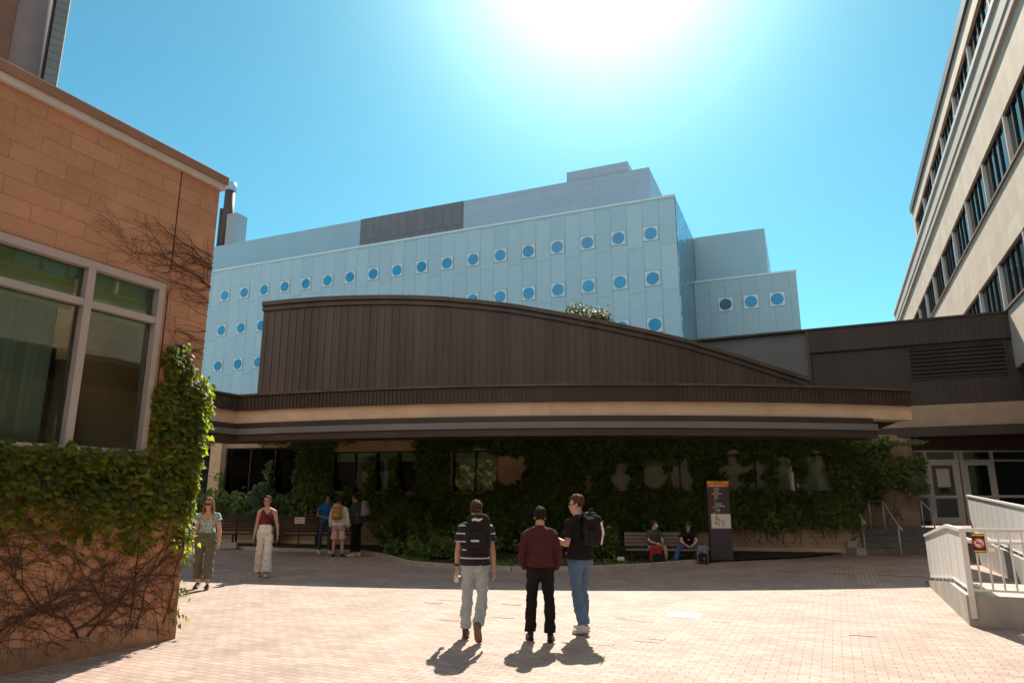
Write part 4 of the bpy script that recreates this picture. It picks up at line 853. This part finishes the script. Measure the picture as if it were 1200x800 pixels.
# ivy over that wall
iv2 = thing('ivy', 'dark green ivy blanketing the stone wall under the long brown canopy', 'ivy', WO, az=WA)
r = random.Random(31); lv = MB(); st = MB()
GAPS = [(8.2,.14,1.86,2.5),(7.15,.27,1.86,2.9),(6.05,.33,1.87,3.1),(5.2,.26,1.87,3.05),(3.55,.36,1.87,3.25),(2.75,.27,1.87,3.05),(1.95,.30,1.87,3.1),(1.05,.40,1.87,3.25),(10.9,.42,2.1,3.1),(8.9,.15,1.9,2.1)]
COLS = [(18.25,.75),(13.65,.62),(15.1,.2),(16.0,.17),(20.0,.10),(22.25,.3)]
def covered(s, z):
    j = .16*noise.noise((s*2.3, z*2.3, 1)) + .08*noise.noise((s*7, z*7, 4))
    for c, hw, z0, z1 in GAPS:
        t = (z - z0)/(z1 - z0)
        if 0 < t < 1 and abs(s - c - j*.55) < hw*(.95 + 1.1*noise.noise((s*.2 + c*3, z*3.2, 5)))*(1 if t < .8 else (1-t)/.2): return False
    if z < 1.86 + j:
        lo = 1.0 + j if s > 13.5 else (.75 + 1.5*j if s < 5 else .15)
        return lo < z
    if s < 10.4 + j: return True
    if s < 11.4: return z > 3.1 + j or z < 2.3
    if s < 13.05: return z > 3.38 + 1.2*j
    for c, hw in COLS:
        if abs(s - c + j) < hw * (1 if z < 3.5 else 1.3) and z < (3.1 if hw < .3 and c < 22 else (2.7 if c > 19 else 3.9)): return True
    return z > 3.66 and noise.noise((s*1.4, 0, 9)) > .12
cnt = 0
while cnt < 30000:
    s = r.uniform(-.1, 23.5); z = r.uniform(.15, 3.85)
    if covered(s, z):
        cnt += 1; thick = .12 + (.42 if z < 1.8 else .24)*(.5 + 1.2*noise.noise((s*1.5, z*1.1, 7)))
        leaf(lv, put(s, z, .03 + max(.05, thick)*r.random()), (0,1,.2), r.uniform(.08,.19), r, OVAL, .6)
lv.build('leaves', M['ivyfar'], iv2)
for i in range(34): crawl(st, r, (r.uniform(0,4.5), r.uniform(.15,.5)), r.uniform(.6,2.5), r.uniform(.8,1.6), .008, 1, put, zmax=1.4, smax=6, step=.1)
for s, a in ((19.6,.5),(17.2,2.4),(15.6,2.3),(12.4,.6),(20.5,2.2),(16.9,.7),(12.9,2.2)):
    sb = MB(); crawl(sb, r, (s,3.45), a, .7, .014, 1, put, zmax=3.88, smax=23, step=.1, wander=.1); sb.build('stem', M['stem'], iv2)
st.build('stems', M['stem'], iv2)

# ------------------------------------------------------------------ link block with louvre and entrance
LK = Vector((17.4, 24.8, 0)); lk = thing('entrance_block', 'dark brown metal block with louvre above the glass entrance doors', 'building', LK, az=-65.15)
m = MB(); m.box(-1.6, 5.84, -.5, 0, 5.06, 7.36)
x = -1.5
while x < 5.8:
    if not (-.75 < x < 2.35): m.box(x, x+.045, 0, .03, 5.08, 7.33)
    else: m.box(x, x+.045, 0, .03, 5.08, 6.03)
    x += .2
m.build('ribbed_wall', M['brownmetal_dark'], lk)
m = MB(); m.box(-1.6, 5.84, -.5, .14, 7.37, 8.28); x = -1.5
while x < 5.8: m.box(x, x+.04, .14, .165, 7.39, 8.2); x += .2
m.build('upper_fascia', M['brownmetal_dark'], lk)
m = MB(); m.box(-1.6, 11.5, -.5, .19, 8.285, 8.37); m.build('roof_cap', M['brownmetal_dark'], lk)
m = MB(); m.box(5.845, 11.5, -.4, -.05, 5.0, 8.28); m.build('grey_panel', M['greypanel'], lk)
m = MB(); m.box(5.80, 5.9, -.04, .16, 5.06, 8.28); m.build('corner_trim', M['brownmetal'], lk)
m = MB(); m.box(-.78, 2.38, .002, .05, 6.02, 6.08); m.box(-.78,-.72,.002,.05,6.08,7.3); m.box(2.32,2.38,.002,.05,6.08,7.3)
for i in range(8):
    z = 6.12 + i*.15; m.raw([(-.72,.01,z+.11),(2.32,.01,z+.11),(2.32,.10,z),(-.72,.10,z),(-.72,.01,z+.09),(2.32,.01,z+.09),(2.32,.09,z-.015),(-.72,.09,z-.015)], [(0,3,2,1),(4,5,6,7),(3,7,6,2),(0,4,7,3),(1,2,6,5)])
m.build('louvre', M['brownmetal_dark'], lk)
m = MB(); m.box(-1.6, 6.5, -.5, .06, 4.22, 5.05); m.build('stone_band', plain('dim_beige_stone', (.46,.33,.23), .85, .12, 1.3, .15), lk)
m = MB(); m.box(-3.4, 6.4, -3.2, .5, 3.86, 4.21); m.build('entrance_canopy', M['brownmetal_dark'], lk)
# entrance screen, facing the camera squarely
en = thing('entrance_doors', 'glazed entrance with two pale framed doors under brown brick header', 'entrance', (15.0, 26.0, 0), az=90)
m = MB(); m.box(-.4, 6, 0, .3, 3.42, 3.95); m.build('brick_header', M['brickbrown'], en)
m = MB(); Zb, Zt, Zh = .70, 2.99, 3.40
m.box(-.15, 6, 0, .12, Zh-.06, Zh); m.box(-.15, 6, 0, .12, Zt, Zt+.07); m.box(-.15,-.08,0,.12,Zb,Zt)
for x in (.55, 1.72, 1.92, 3.05, 4.6): m.box(x-.045, x+.045, -.002, .122, Zb, Zh-.06)
m.box(-.08,.5,.0,.11,1.66,1.76); m.box(3.1,6,.0,.11,1.66,1.76)
fr = m.build('screen_frame', M['doorframe'], en, bevel=.005)
m = MB()
for a, b in ((-.08,.5),(.6,1.67),(1.97,3.0),(3.1,4.55),(4.65,6)): m.box(a, b, .05, .06, Zt+.07, Zh-.06)
for a, b in ((-.08,.5),(3.1,4.55),(4.65,6)): m.box(a, b, .05, .06, Zb, Zt)
m.build('pane', M['doorglass'], fr)
for x0, x1 in ((.60,1.67),(1.97,3.0)):
    m = MB(); y0 = .02; m.box(x0,x0+.13,y0,y0+.06,Zb+.01,Zt-.01); m.box(x1-.13,x1,y0,y0+.06,Zb+.01,Zt-.01); m.box(x0+.13,x1-.13,y0,y0+.06,Zt-.14,Zt-.01); m.box(x0+.13,x1-.13,y0,y0+.06,Zb+.01,Zb+.25); m.box(x0+.13,x1-.13,y0,y0+.06,1.62,1.74)
    d = m.build('door', M['doorframe'], en, bevel=.005)
    m = MB(); m.box(x0+.13,x1-.13,y0+.025,y0+.035,Zb+.25,1.62); m.box(x0+.13,x1-.13,y0+.025,y0+.035,1.74,Zt-.14); m.build('pane', M['doorglass'], d)
    m = MB(); m.bar((x0+.10,-.03,1.68),(x1-.10,-.03,1.68),.03); m.build('handle', M['steel'], d)
m = MB(); m.box(.90,1.38,.035,.042,2.05,2.72); m.build('notice', plain('cream_notice', (.62,.60,.48), .8, .05), en)
m = MB(); m.box(.98,1.30,.03,.034,1.86,2.0); m.build('plate', M['ink'], en)
m = MB(); m.box(-.3,9,4,4.1,.5,3.6); m.box(-.3,9,.3,4,.66,.70); m.box(-.3,9,.3,4,3.45,3.5); m.box(2.3,2.5,2.5,4,.7,3.4); m.build('lobby', plain('lobby_wall', (.30,.27,.22), .85, .2, 1), en)
# wall piece beside the doors, with ivy
sw = thing('side_wall', 'beige stone wall beside the entrance doors behind the steps', 'wall', (14.85, 25.6, 0), az=-84)
m = MB(); m.box(0, 4.3, -.3, 0, 0, 3.95); m.build('wall', M['stonewall'], sw)
iv3 = thing('ivy', 'bushy ivy hanging over the wall beside the entrance steps', 'ivy', (14.85, 25.6, 0), az=-84)
lv = MB(); r = random.Random(41); cnt = 0
while cnt < 4600:
    s = r.uniform(-.3, 4.4); z = r.uniform(1.1, 3.9); j = .3*noise.noise((s*1.6, z*1.6, 3))
    if s < .9 and z > 3.2 + j: continue
    if s < 1.3 and (z < 1.9 + j or (s < .3 and 2.2 < z < 2.6 and r.random() < .7)): continue
    if z < 1.25 + j + (.2 if s < 2 else 0): continue
    cnt += 1; leaf(lv, put(s, z, .03 + .35*r.random()), (0,1,.2), r.uniform(.09,.15), r, OVAL, .6)
for t in range(700):
    s = r.uniform(-3.2,1.4); leaf(lv, put(s, 3.70 + r.gauss(0,.05) - .05*abs(s+1), .1 + .5*r.random() + .0*s), (0,1,.2), r.uniform(.09,.14), r, OVAL, .6) if s > -.3 or r.random() < .0 else None
lv.build('leaves', M['ivyfar'], iv3)
st = MB()
for i in range(12): crawl(st, r, (r.uniform(.2,3), r.uniform(.8,1.4)), r.uniform(.8,2.3), 1.4, .01, 1, put, zmax=3.6, smax=4.2, step=.1)
st.build('stems', M['stem'], iv3)

# ------------------------------------------------------------------ right building
RBO = Vector((18.3, 24.4, 0)); rb = thing('office_building', 'beige clad office building with long dark window bands at right', 'building', RBO, az=GRID)
S0, S1 = -33, 37.5
m = MB()
for z0, z1 in ((6.25, 8.36),(10.25, 12.42),(14.42, 16.6)): m.box(S0, S1, -.5, 0, z0, z1)
for z0, z1 in ((8.36, 10.25),(12.42, 14.42)): m.box(S1-.8, S1, -.5, -.002, z0, z1)
m.box(S1-.5, S1, -14, -.501, 0, 16.6)
m.box(S0, 19.2, -.35, .10, 19.02, 19.86); m.box(18.4, 19.2, -.35, .098, 17.7, 19.02)
m.build('cladding', M['rbeige'], rb)
m = MB(); m.box(S0, 19.4, -7, .20, 19.865, 20.3); m.build('roof_edge', M['roofedge'], rb)
m = MB(); m.box(S0, S1+.15, -14, .16, 16.605, 17.35); m.box(S0, S1+.10, -.4, .12, 16.25, 16.60); m.build('concrete_band', M['soffit'], rb)
m = MB(); m.box(S0, S1+.2, -14, .24, 17.355, 17.56); m.build('eaves_flashing', M['whitemetal'], rb)
m = MB()
for z in (8.365, 12.425): m.box(S0, S1-.8, -.3, .07, z, z+.08)
m.box(S0, 18.4, -.3, .17, 17.565, 17.72); m.build('window_sill', M['sill'], rb)
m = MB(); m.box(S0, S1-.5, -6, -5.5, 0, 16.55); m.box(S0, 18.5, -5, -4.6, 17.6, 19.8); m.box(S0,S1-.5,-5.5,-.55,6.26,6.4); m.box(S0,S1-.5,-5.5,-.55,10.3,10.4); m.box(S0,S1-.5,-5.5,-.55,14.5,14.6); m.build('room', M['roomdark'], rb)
vr = random.Random(61)
def band_bay(s0, s1, z0, z1, y, bars=3):
    f = MB(); f.box(s0, s0+.10, y-.1, y+.05, z0, z1, 1); f.box(s0+.10, s0+.62, y-.14, y-.03, z0, z1); f.box(s0+.62, s1, y-.14, y-.03, z1-.08, z1); f.box(s0+.62, s1, y-.14, y-.03, z0, z0+.06)
    for i in range(1, bars+1):
        x = s0 + .62 + (s1 - s0 - .62)*i/(bars+1); f.box(x-.035, x+.035, y-.14, y-.02, z0+.06, z1-.08)
    o = f.build('window', [M['darkmetal'], M['whitemetal']], rb)
    p = MB(); p.box(s0+.62, s1, y-.09, y-.08, z0+.06, z1-.08); p.build('pane', M['skyglass'], o)
    if vr.random() < .5:
        h = vr.uniform(.25,.9)*(z1-z0); p = MB(); p.box(s0+.66, s1-.04, y-.24, y-.23, z1-.1-h, z1-.08); p.build('window_blind', M['roller'], o)
for i in range(18):
    s = .2 + 3.85*(i-9)
    for z0, z1 in ((8.445, 10.245),(12.505, 14.415)): band_bay(s, min(s+3.85, S1-.8), z0, z1, -.06)
for i in range(13): band_bay(-31.65 + 3.85*i, -31.65 + 3.85*(i+1), 17.72, 19.015, .02)
m = MB(); m.box(S0, -.9, -6, 0, 6.06, 6.245); m.build('underside', M['darkmetal'], rb)
m = MB(); m.box(S0, -3, -5.9, -5.2, 0, 6.05); m.build('ground_wall', M['rbeige'], rb)
for x in (-6.3, -16.3, -26.3): m = MB(); m.box(x, x+.4, -.9, -.5, 0, 6.05); m.build('column', M['rbeige'], rb)

# ------------------------------------------------------------------ unseen buildings added behind and to the west, for bounced light and reflections
ob = thing('added_facing_building', 'unseen brown brick building added facing the brown hall for bounced light and reflections', 'building', (-45, -24, 0), az=90)
m = MB(); r0 = [(0,1),(2.6,4.6),(6.2,8.2),(9.8,13)]
for z0, z1 in r0: m.box(0, 90, -10, 0, z0, z1)
m.build('wall', M['brickbrown'], ob)
m = MB()
for z0, z1 in ((1,2.6),(4.6,6.2),(8.2,9.8)): m.box(0, 90, -.4, -.2, z0, z1)
m.build('glazing', M['darkglass'], ob)
m = MB()
for z0, z1 in ((1,2.6),(4.6,6.2),(8.2,9.8)):
    for i in range(41): m.box(i*2.2+.02, i*2.2+.6, -.35, .05, z0+.001, z1-.001)
m.build('pier', M['brickbrown'], ob)
wb = thing('added_west_building', 'unseen long dark brick building added on the west side to darken window reflections', 'building', (-34, -12, 0), az=0)  # added out of view so the left hall windows mirror something dark
m = MB(); m.box(0, 60, 0, 12, 0, 14); m.build('wall', M['brickbrown'], wb)
m = MB(); m.box(-.1, 60.1, -.1, 12.1, 14.001, 14.3); m.build('coping', M['coping'], wb)
m = MB()
for i in range(18):
    for z in (1.2, 5.2, 9.4): m.box(1.5+i*3.3, 3.3+i*3.3, -.06, -.002, z, z+2)
m.build('glazing', M['darkmetal'], wb)

# ------------------------------------------------------------------ entrance steps, landing, handrails
stp = thing('steps', 'grey stone steps rising to the entrance doors', 'steps', (10.25, 21.2, 0), az=90-6)
m = MB()
for i in range(4): m.box(.28 if i else .22, 4.4, .38*i, 6.0, .17*i + (.002 if i else 0), .17*(i+1))
m.build('treads', M['stepstone'], stp, bevel=.008)
m = MB()
for i in range(4): m.box(-.05, .27, -.1 + .42*i, 5, .19*i, .19*(i+1)+.02)
m.build('cheek_wall', M['concrete'], stp, bevel=.01)
def rail_thing(label, posts, ext=.3):
    o = thing('handrail', label, 'handrail', posts[0], group='steel handrails on the entrance steps'); b = Vector(posts[0]); m = MB(); tops = []
    for p in posts:
        p = Vector(p) - b; m = MB(); m.tube([p, p + Vector((0,0,.88))], .022, 8); tops.append(p + Vector((0,0,.88))); m.build('post', M['steel'], o, smooth=True)
    m = MB(); d = (tops[-1]-tops[0]).normalized(); m.tube([tops[0]-d*ext+Vector((0,0,-.06)), tops[0]-d*ext*.5, *tops, tops[-1]+Vector((0,ext,0))], .024, 8); m.build('rail', M['steel'], o, smooth=True)
rail_thing('steel handrail along the left cheek of the entrance steps', [(10.55,21.25,.17),(10.75,22.2,.70),(10.9,23.2,.68)])
rail_thing('steel handrail up the middle of the entrance steps', [(11.45,20.95,0),(11.7,22.15,.68),(11.9,23.4,.68)])
rail_thing('steel handrail near the ramp side of the entrance steps', [(13.1,21.9,.34),(13.35,22.9,.68)])

# ------------------------------------------------------------------ ramp with white railings
RP = Vector((6.23, 9.91, 0)); ra = thing('ramp', 'pale concrete ramp with white panelled railings at right', 'ramp', RP, az=GRID)
def rz(s): return .40 if s < 1.5 else max(.04, .40 - (s-1.5)*.095)
ss = [0, 1.5, 2.5, 3.5, 4.5, 5.3]
m = MB()                                                    # local: x = s away from camera, y negative = toward the right
for a, b in zip(ss, ss[1:]):
    m.raw([(a,0,0),(b,0,0),(b,-1.7,0),(a,-1.7,0),(a,0,rz(a)),(b,0,rz(b)),(b,-1.7,rz(b)),(a,-1.7,rz(a))], [(4,7,6,5),(0,4,5,1),(2,6,7,3)] + ([(0,3,7,4)] if a == 0 else []) + ([(1,5,6,2)] if b == ss[-1] else []))
m.box(0, 1.5, -5, -1.7, 0, .40)
def rz2(s): return .40 if s < 2 else .40 + (s-2)*.0345
t = [1.5, 2.01, 4, 6, 8, 11.2]
for a, b in zip(t, t[1:]): m.raw([(a,-1.71,0),(b,-1.71,0),(b,-3.4,0),(a,-3.4,0),(a,-1.71,rz2(a)),(b,-1.71,rz2(b)),(b,-3.4,rz2(b)),(a,-3.4,rz2(a))], [(4,7,6,5),(0,4,5,1),(2,6,7,3),(1,5,6,2)])
m.box(11.2, 16, -6, -1.9, 0, .69)
m.build('concrete_base', M['concrete'], ra)
def panel_run(sl, y, zf, side, hgt=.86, foot=.09):
    m = MB(); q = MB(); rl = MB()
    for a, b in zip(sl, sl[1:]):
        za, zb2 = zf(a), zf(b); q.raw([(a,y-.006,za+foot),(b,y-.006,zb2+foot),(b,y+.006,zb2+foot),(a,y+.006,za+foot),(a,y-.006,za+hgt-.03),(b,y-.006,zb2+hgt-.03),(b,y+.006,zb2+hgt-.03),(a,y+.006,za+hgt-.03)], [(0,3,2,1),(4,5,6,7),(0,1,5,4),(1,2,6,5),(2,3,7,6),(3,0,4,7)])
        k = max(1, round((b-a)/.6))
        for i in range(k):
            s = a + (b-a)*i/k; z = za + (zb2-za)*i/k; m.box(s-.008, s+.008, y+side*.0065, y+side*.009, z+foot, z+hgt-.03); pm = MB(); pm.box(s-.025, s+.025, y-.03, y-.008, z, z+hgt-.02); pm.build('stanchion', M['rail'], ra)
        rl.bar((a,y,za+hgt),(b,y,zb2+hgt),.06,.045); rl.bar((a,y,za+foot-.015),(b,y,zb2+foot-.015),.035,.03); rl.bar((a,y-.1,za+hgt-.14),(b,y-.1,zb2+hgt-.14),.035)
    q.build('infill_panel', M['railpanel'], ra); m.build('panel_seam', M['rail'], ra); rl.build('top_rail', M['rail'], ra)
panel_run([.0, 1.5, 2.5, 3.6, 4.8], -.06, rz, 1)
panel_run([2.3, 4, 6, 8, 11.1], -1.78, rz2, 1, hgt=1.02)
panel_run([1.5, 2.3], -1.78, rz2, 1, hgt=1.02)
# open baluster front, across the near end
m = MB(); zt = .40+.86; rl = MB()
y = -.06
m.box(-.03, .03, -.10, -.03, .1, zt-.02); m.build('corner_post', M['rail'], ra)
for i in range(1, 34): yy = -.06 - i*.135; m = MB(); m.bar((.0,yy,.47),(.0,yy,zt-.02),.022); m.build('baluster', M['rail'], ra)
rl.bar((0,-.02,zt),(0,-4.8,zt),.06,.045); rl.bar((0,-.1,.47),(0,-4.8,.47),.03); rl.bar((.0,-.1,zt-.16),(0,-4.8,zt-.16),.03); rl.bar((.09,-.3,zt-.14),(.09,-4.8,zt-.14),.035); rl.bar((.09,-.3,zt-.14),(.09,-.3,zt-.26),.035); rl.bar((.09,-.3,zt-.26),(.09,-.42,zt-.27),.035)
rl.build('front_rail', M['rail'], ra)
ns = thing('no_smoking_sign', 'small black and yellow no smoking sign on the white ramp railing', 'sign', ra.matrix_basis @ Vector((-.03,-.235,zt-.29)), az=GRID)
m = MB(); m.box(-.006,0,-.075,.075,-.005,.245); m.build('plate', M['ink'], ns)
m = MB(); m.box(-.0085,-.0062,-.07,.07,.215,.235); m.box(-.0085,-.0062,-.07,.07,.005,.022); m.build('stripe', M['yellow'], ns)
m = MB(); m.raw([(-.009, .055*math.cos(a*.314), .12+.055*math.sin(a*.314)) for a in range(20)], [tuple(range(20))]); m.build('disc', M['paper'], ns)
m = MB(); A = [a*.2618 for a in range(24)]; m.raw([(-.011,.075*math.cos(a),.12+.075*math.sin(a)) for a in A] + [(-.011,.055*math.cos(a),.12+.055*math.sin(a)) for a in A], [(i,(i+1)%24,24+(i+1)%24,24+i) for i in range(24)])
m.bar((-.012,.042,.162),(-.012,-.042,.078),.004,.016,up=(0,1,1)); m.build('red_ring', M['redink'], ns)
m = MB(); m.box(-.0105,-.0095,-.035,.035,.112,.124); m.build('cigarette', M['ink'], ns)

# ------------------------------------------------------------------ wayfinding totem
tp = G(846, 657); to = thing('wayfinding_sign', 'tall charcoal wayfinding sign with orange header and campus map', 'sign', (tp.x, tp.y, 0), rotz=R(3))
m = MB(); m.box(-.31,.31,-.06,.06,0,2.13); m.build('body', M['sign_body'], to, bevel=.01)
m = MB(); m.box(-.30,.30,-.066,-.0605,2.045,2.125); m.build('header', M['sign_orange'], to)
m = MB(); m.box(-.30,.30,-.066,-.0605,1.965,2.043); m.build('header', M['sign_red'], to)
def words(mb, x, z, h, lens, y):
    for L in lens:
        n = max(2, int(L/(h*.75)))
        for i in range(n):
            a = x + i*L/n; mb.box(a, a + L/n*.72, y-.003, y, z + (h*.0 if i % 3 else -h*.0), z + h*(1 if i % 4 == 0 else .72))
        x += L + h*.8
m = MB(); words(m, -.10, 2.075, .025, [.1,.12], -.0665); m.build('header_text', M['ink'], to)
m = MB(); words(m, -.25, 1.99, .03, [.14,.27], -.0665)
for i, L in enumerate([.13,.11,.2,.08,.08]): words(m, -.09, 1.90 - i*.062, .032, [L], -.0605)
for i, L in enumerate([.16,.25]): words(m, -.08, 1.50 - i*.06, .032, [L], -.0605)
m.build('lettering', M['paper'], to)
m = MB(); m.box(-.12,-.108,-.0635,-.0605,1.28,1.94)
for z in (1.79, 1.42, 1.26): m.raw([(-.21,-.064,z),(-.14,-.064,z-.022),(-.14,-.064,z+.022)], [(0,1,2)]); m.box(-.15,-.122,-.0635,-.0605,z-.01,z+.01)
m.build('arrow', M['sign_orange'], to)
m = MB(); m.box(-.08,.02,-.0635,-.0605,1.29,1.39); m.build('pictogram', M['sign_blue'], to)
m = MB(); m.tube([(-.03,-.064,1.375),(-.035,-.064,1.34),(-.015,-.064,1.335),(-.01,-.064,1.305)], .006, 5); m.ball((-.03,-.064,1.378), .008, 8, 5); m.build('pictogram_figure', M['paper'], to)
m = MB(); m.box(-.245,.295,-.066,-.0605,.86,1.24); mp = m.build('map', M['paper'], to)
m = MB(); rr = random.Random(8)
for i in range(9): x = rr.uniform(-.14,.1); z = rr.uniform(.9,1.18); m.box(x, x+rr.uniform(.02,.06), -.068-.0004*i, -.0665, z, z+rr.uniform(.02,.07))
m.build('map_building', M['sign_red'], mp)
m = MB()
for i in range(8): x = rr.uniform(-.16,-.02); z = rr.uniform(.88,1.18); m.box(x, x+rr.uniform(.02,.04), -.072-.0004*i, -.0665, z, z+rr.uniform(.03,.08))
m.build('map_green', M['map_green'], mp)
m = MB()
for i in range(8): x = rr.uniform(.02,.12); z = rr.uniform(.88,1.1); m.box(x, x+rr.uniform(.03,.07), -.076-.0004*i, -.0665, z, z+rr.uniform(.03,.09))
m.build('map_path', M['map_sand'], mp)

# ------------------------------------------------------------------ benches and small things
def bench(label, loc, rot, L, mat, seat=.42, back=.85, slats=4, legmat=None, dep=.45):
    o = thing('bench', label, 'bench', loc, rotz=rot); lm = legmat or M['darkmetal']
    m = MB()
    for i in range(4): y = .02 - i*dep/4; m.box(-L/2, L/2, y-dep/4+.015, y, seat-.035, seat)
    m.build('seat', mat, o, bevel=.006)
    m = MB(); h = (back-seat-.06)/slats
    for i in range(slats): z = seat+.06+i*h; m.raw([(-L/2,.05+.03*i/slats*1.5,z),(L/2,.05+.03*i/slats*1.5,z),(L/2,.085+.03*i/slats*1.5,z),(-L/2,.085+.03*i/slats*1.5,z),(-L/2,.06+.03*i/slats*1.5,z+h*.8),(L/2,.06+.03*i/slats*1.5,z+h*.8),(L/2,.095+.03*i/slats*1.5,z+h*.8),(-L/2,.095+.03*i/slats*1.5,z+h*.8)], [(0,3,2,1),(4,5,6,7),(0,1,5,4),(1,2,6,5),(2,3,7,6),(3,0,4,7)])
    m.build('backrest', mat, o)
    k = 3 if L > 1.8 else 2
    for i in range(k):
        x = -L/2 + .12 + i*(L-.24)/(k-1); m = MB(); m.box(x-.03,x+.03,-dep+.06,-dep+.12,0,seat-.04); m.box(x-.03,x+.03,-dep+.06,.11,seat-.075,seat-.037); m.box(x-.03,x+.03,.10,.15,0,back-.05); m.build('leg', lm, o)
    return o
bench('weathered grey slatted bench with two seated people by the ivy', (4.0, BY, .05), R(-2), 1.9, M['wood_grey'], seat=.30, back=.73)
bench('dark slatted bench behind the woman in white trousers', (-6.6, 24.0, .05), R(9), 2.7, M['wood_dark'], seat=.42, back=1.05, slats=6)
bench('dark slatted bench nearest the ivy corner at far left', (-9.6, 24.6, .05), R(9), 2.3, M['wood_dark'], seat=.42, back=1.05, slats=6)
q = Vector((-6.9, 22.95, .05)); o = thing('placard', 'small white notice on a thin stake in front of the dark bench', 'sign', q, rotz=R(6))
m = MB(); m.box(-.02,.02,-.015,.015,0,.85); m.build('stake', M['darkmetal'], o)
m = MB(); m.box(-.16,.16,-.03,-.016,.80,1.0); m.build('board', M['paper'], o)
m = MB(); words(m, -.11, .92, .03, [.2], -.0305); words(m, -.11, .86, .02, [.08,.1], -.0305); m.build('lettering', M['redink'], o)
q = Vector((-9.35,23.35,.05)); m = MB(); m.box(-.32,.32,-.12,.12,0,.16); m.box(-.30,.30,-.10,.10,.16,.19); o = m.build('planter_box', M['concrete'], bevel=.012); o.location = q; o.rotation_euler = (0,0,R(8)); tag(o, 'small pale concrete block on the soil beside the far left bench', 'block')
q = G(727.5, 659.5); o = thing('ground_lamp', 'small white box lamp low on the soil left of the grey bench', 'lamp', (q.x, q.y, .05))
m = MB(); m.box(-.09,.09,-.05,.05,.02,.11); m.build('housing', M['whitemetal'], o, bevel=.008)
m = MB(); m.box(-.07,.07,-.054,-.051,.035,.095); m.build('lens', M['paper'], o)
m = MB(); m.box(-.02,.02,-.02,.02,0,.02); m.build('stake', M['darkmetal'], o)
o = thing('pavement_marking', 'square white stencil marking on the sunlit brick paving', 'marking', G(801,720), rotz=R(-22))
m = MB(); m.poly([(-.24,-.24,.004),(.24,-.24,.004),(.24,.24,.004),(-.24,.24,.004)]); m.build('square', plain('white_stencil', (.72,.70,.68), .8, .1, 8, .2), o)
m = MB(); rr = random.Random(2)
for i in range(7): x = -.17+.05*i; m.poly([(x,-.04+rr.uniform(-.08,.05),.0055),(x+.03,-.03,.0055),(x+.035,.07+rr.uniform(-.05,.06),.0055),(x,.06,.0055)])
m.build('glyph', plain('grey_ink', (.35,.33,.33), .8), o)

def shrub(label, loc, rx, ry, h, n, seed, size=(.07,.12), mat=None, flowers=0):
    o = thing('shrub', label, 'shrub', loc, group='shrubs in the planting bed'); r = random.Random(seed); s = MB(); m = MB(); tips = []
    for i in range(int(9 + rx*14)):
        a = r.uniform(0,6.28); k = r.random()**.5; e = Vector((math.cos(a)*rx*k, math.sin(a)*ry*k, h*(1-.55*k*k)*r.uniform(.65,1.1))); s.tube([(e.x*.3,e.y*.3,0), (e.x*.7,e.y*.7,e.z*.6), e], [.012,.009,.004], 5); tips.append(e)
    s.build('stems', M['stem'], o)
    for i in range(n):
        e = r.choice(tips); t = r.uniform(.25,1.05); leaf(m, Vector((e.x*(.3+.7*t), e.y*(.3+.7*t), e.z*t)) + Vector((r.gauss(0,.07),r.gauss(0,.07),r.gauss(0,.06))), (r.uniform(-.6,.6),-.6,.8), r.uniform(*size), r, OVAL, .3)
    m.build('leaves', mat or M['shrubleaf'], o)
    if flowers:
        f = MB()
        for i in range(flowers): e = r.choice(tips)*1.05; f.ball(e, (.05,.05,.035), 7, 5)
        f.build('flowers', M['flower'], o)
shrub('light green leafy shrub low in the bed left of the striped-shirt man', (-2.1,19.6,.05), .9,.7,.75, 900, 1)
shrub('pale green low shrub at the tip of the planting bed', (-3.2,20.6,.05), .7,.6,.55, 600, 2)
shrub('bright green shrub directly behind the striped-shirt man', (-1.1,18.9,.05), .8,.6,1.0, 900, 3)
shrub('dull green shrub between the striped-shirt man and the man in maroon', (.5,19.2,.05), .6,.5,.8, 500, 4)
shrub('dark shrub with an orange flower beside the grey bench', (2.35,19.3,.05), .55,.5,1.05, 700, 5, mat=M['ivyfar'], flowers=2)
shrub('broad dark shrub against the ivy behind the three standing students', (-3.4,22.6,.05), 1.3,.8,1.5, 1900, 6, (.1,.15), M['ivyfar'])
shrub('tall dark shrub against the ivy behind the man in maroon', (0.3,21.8,.05), 1.5,.8,1.4, 1900, 7, (.1,.15), M['ivyfar'])
pl = thing('potted_plant', 'upright bluish green plant in a pot behind the dark bench', 'plant', (-9.0, 25.2, .05)); r = random.Random(77); m = MB()
m.loft([(0,0,0),(0,0,.45)], [.18,.24], n=16); m.build('pot', M['concrete'], pl)
m = MB()
for i in range(300): leaf(m, Vector((r.gauss(0,.2), r.gauss(0,.15), r.uniform(.5,2.1))), (0,-1,.3), r.uniform(.14,.24), r, OVAL)
m.build('leaves', leafmat('bluish_leaf', (.04,.10,.06), (.06,.13,.08), (.08,.16,.1)), pl)
m = MB(); m.tube([(0,0,.4),(.05,0,1.2),(0,0,2.0)], .015, 6); m.build('stem', M['stem'], pl)
gc = MB(); r = random.Random(90)
for i in range(2600):
    t = r.random(); k = r.randrange(3, len(kerb)-1); a, b = kerb[k], kerb[k+1]; p = a.lerp(b, t); p = p + Vector((0, .25 + 1.6*r.random()**1.5, .06))
    if noise.noise((p.x*.9, p.y*.9, 2)) > -.05: leaf(gc, p + Vector((0,0,.05*r.random())), (0,-.3,1), r.uniform(.06,.11), r, OVAL)
o = gc.build('ground_cover', M['shrubleaf']); o['kind'] = 'stuff'; o['label'] = 'low leafy ground cover along the planting bed edge'
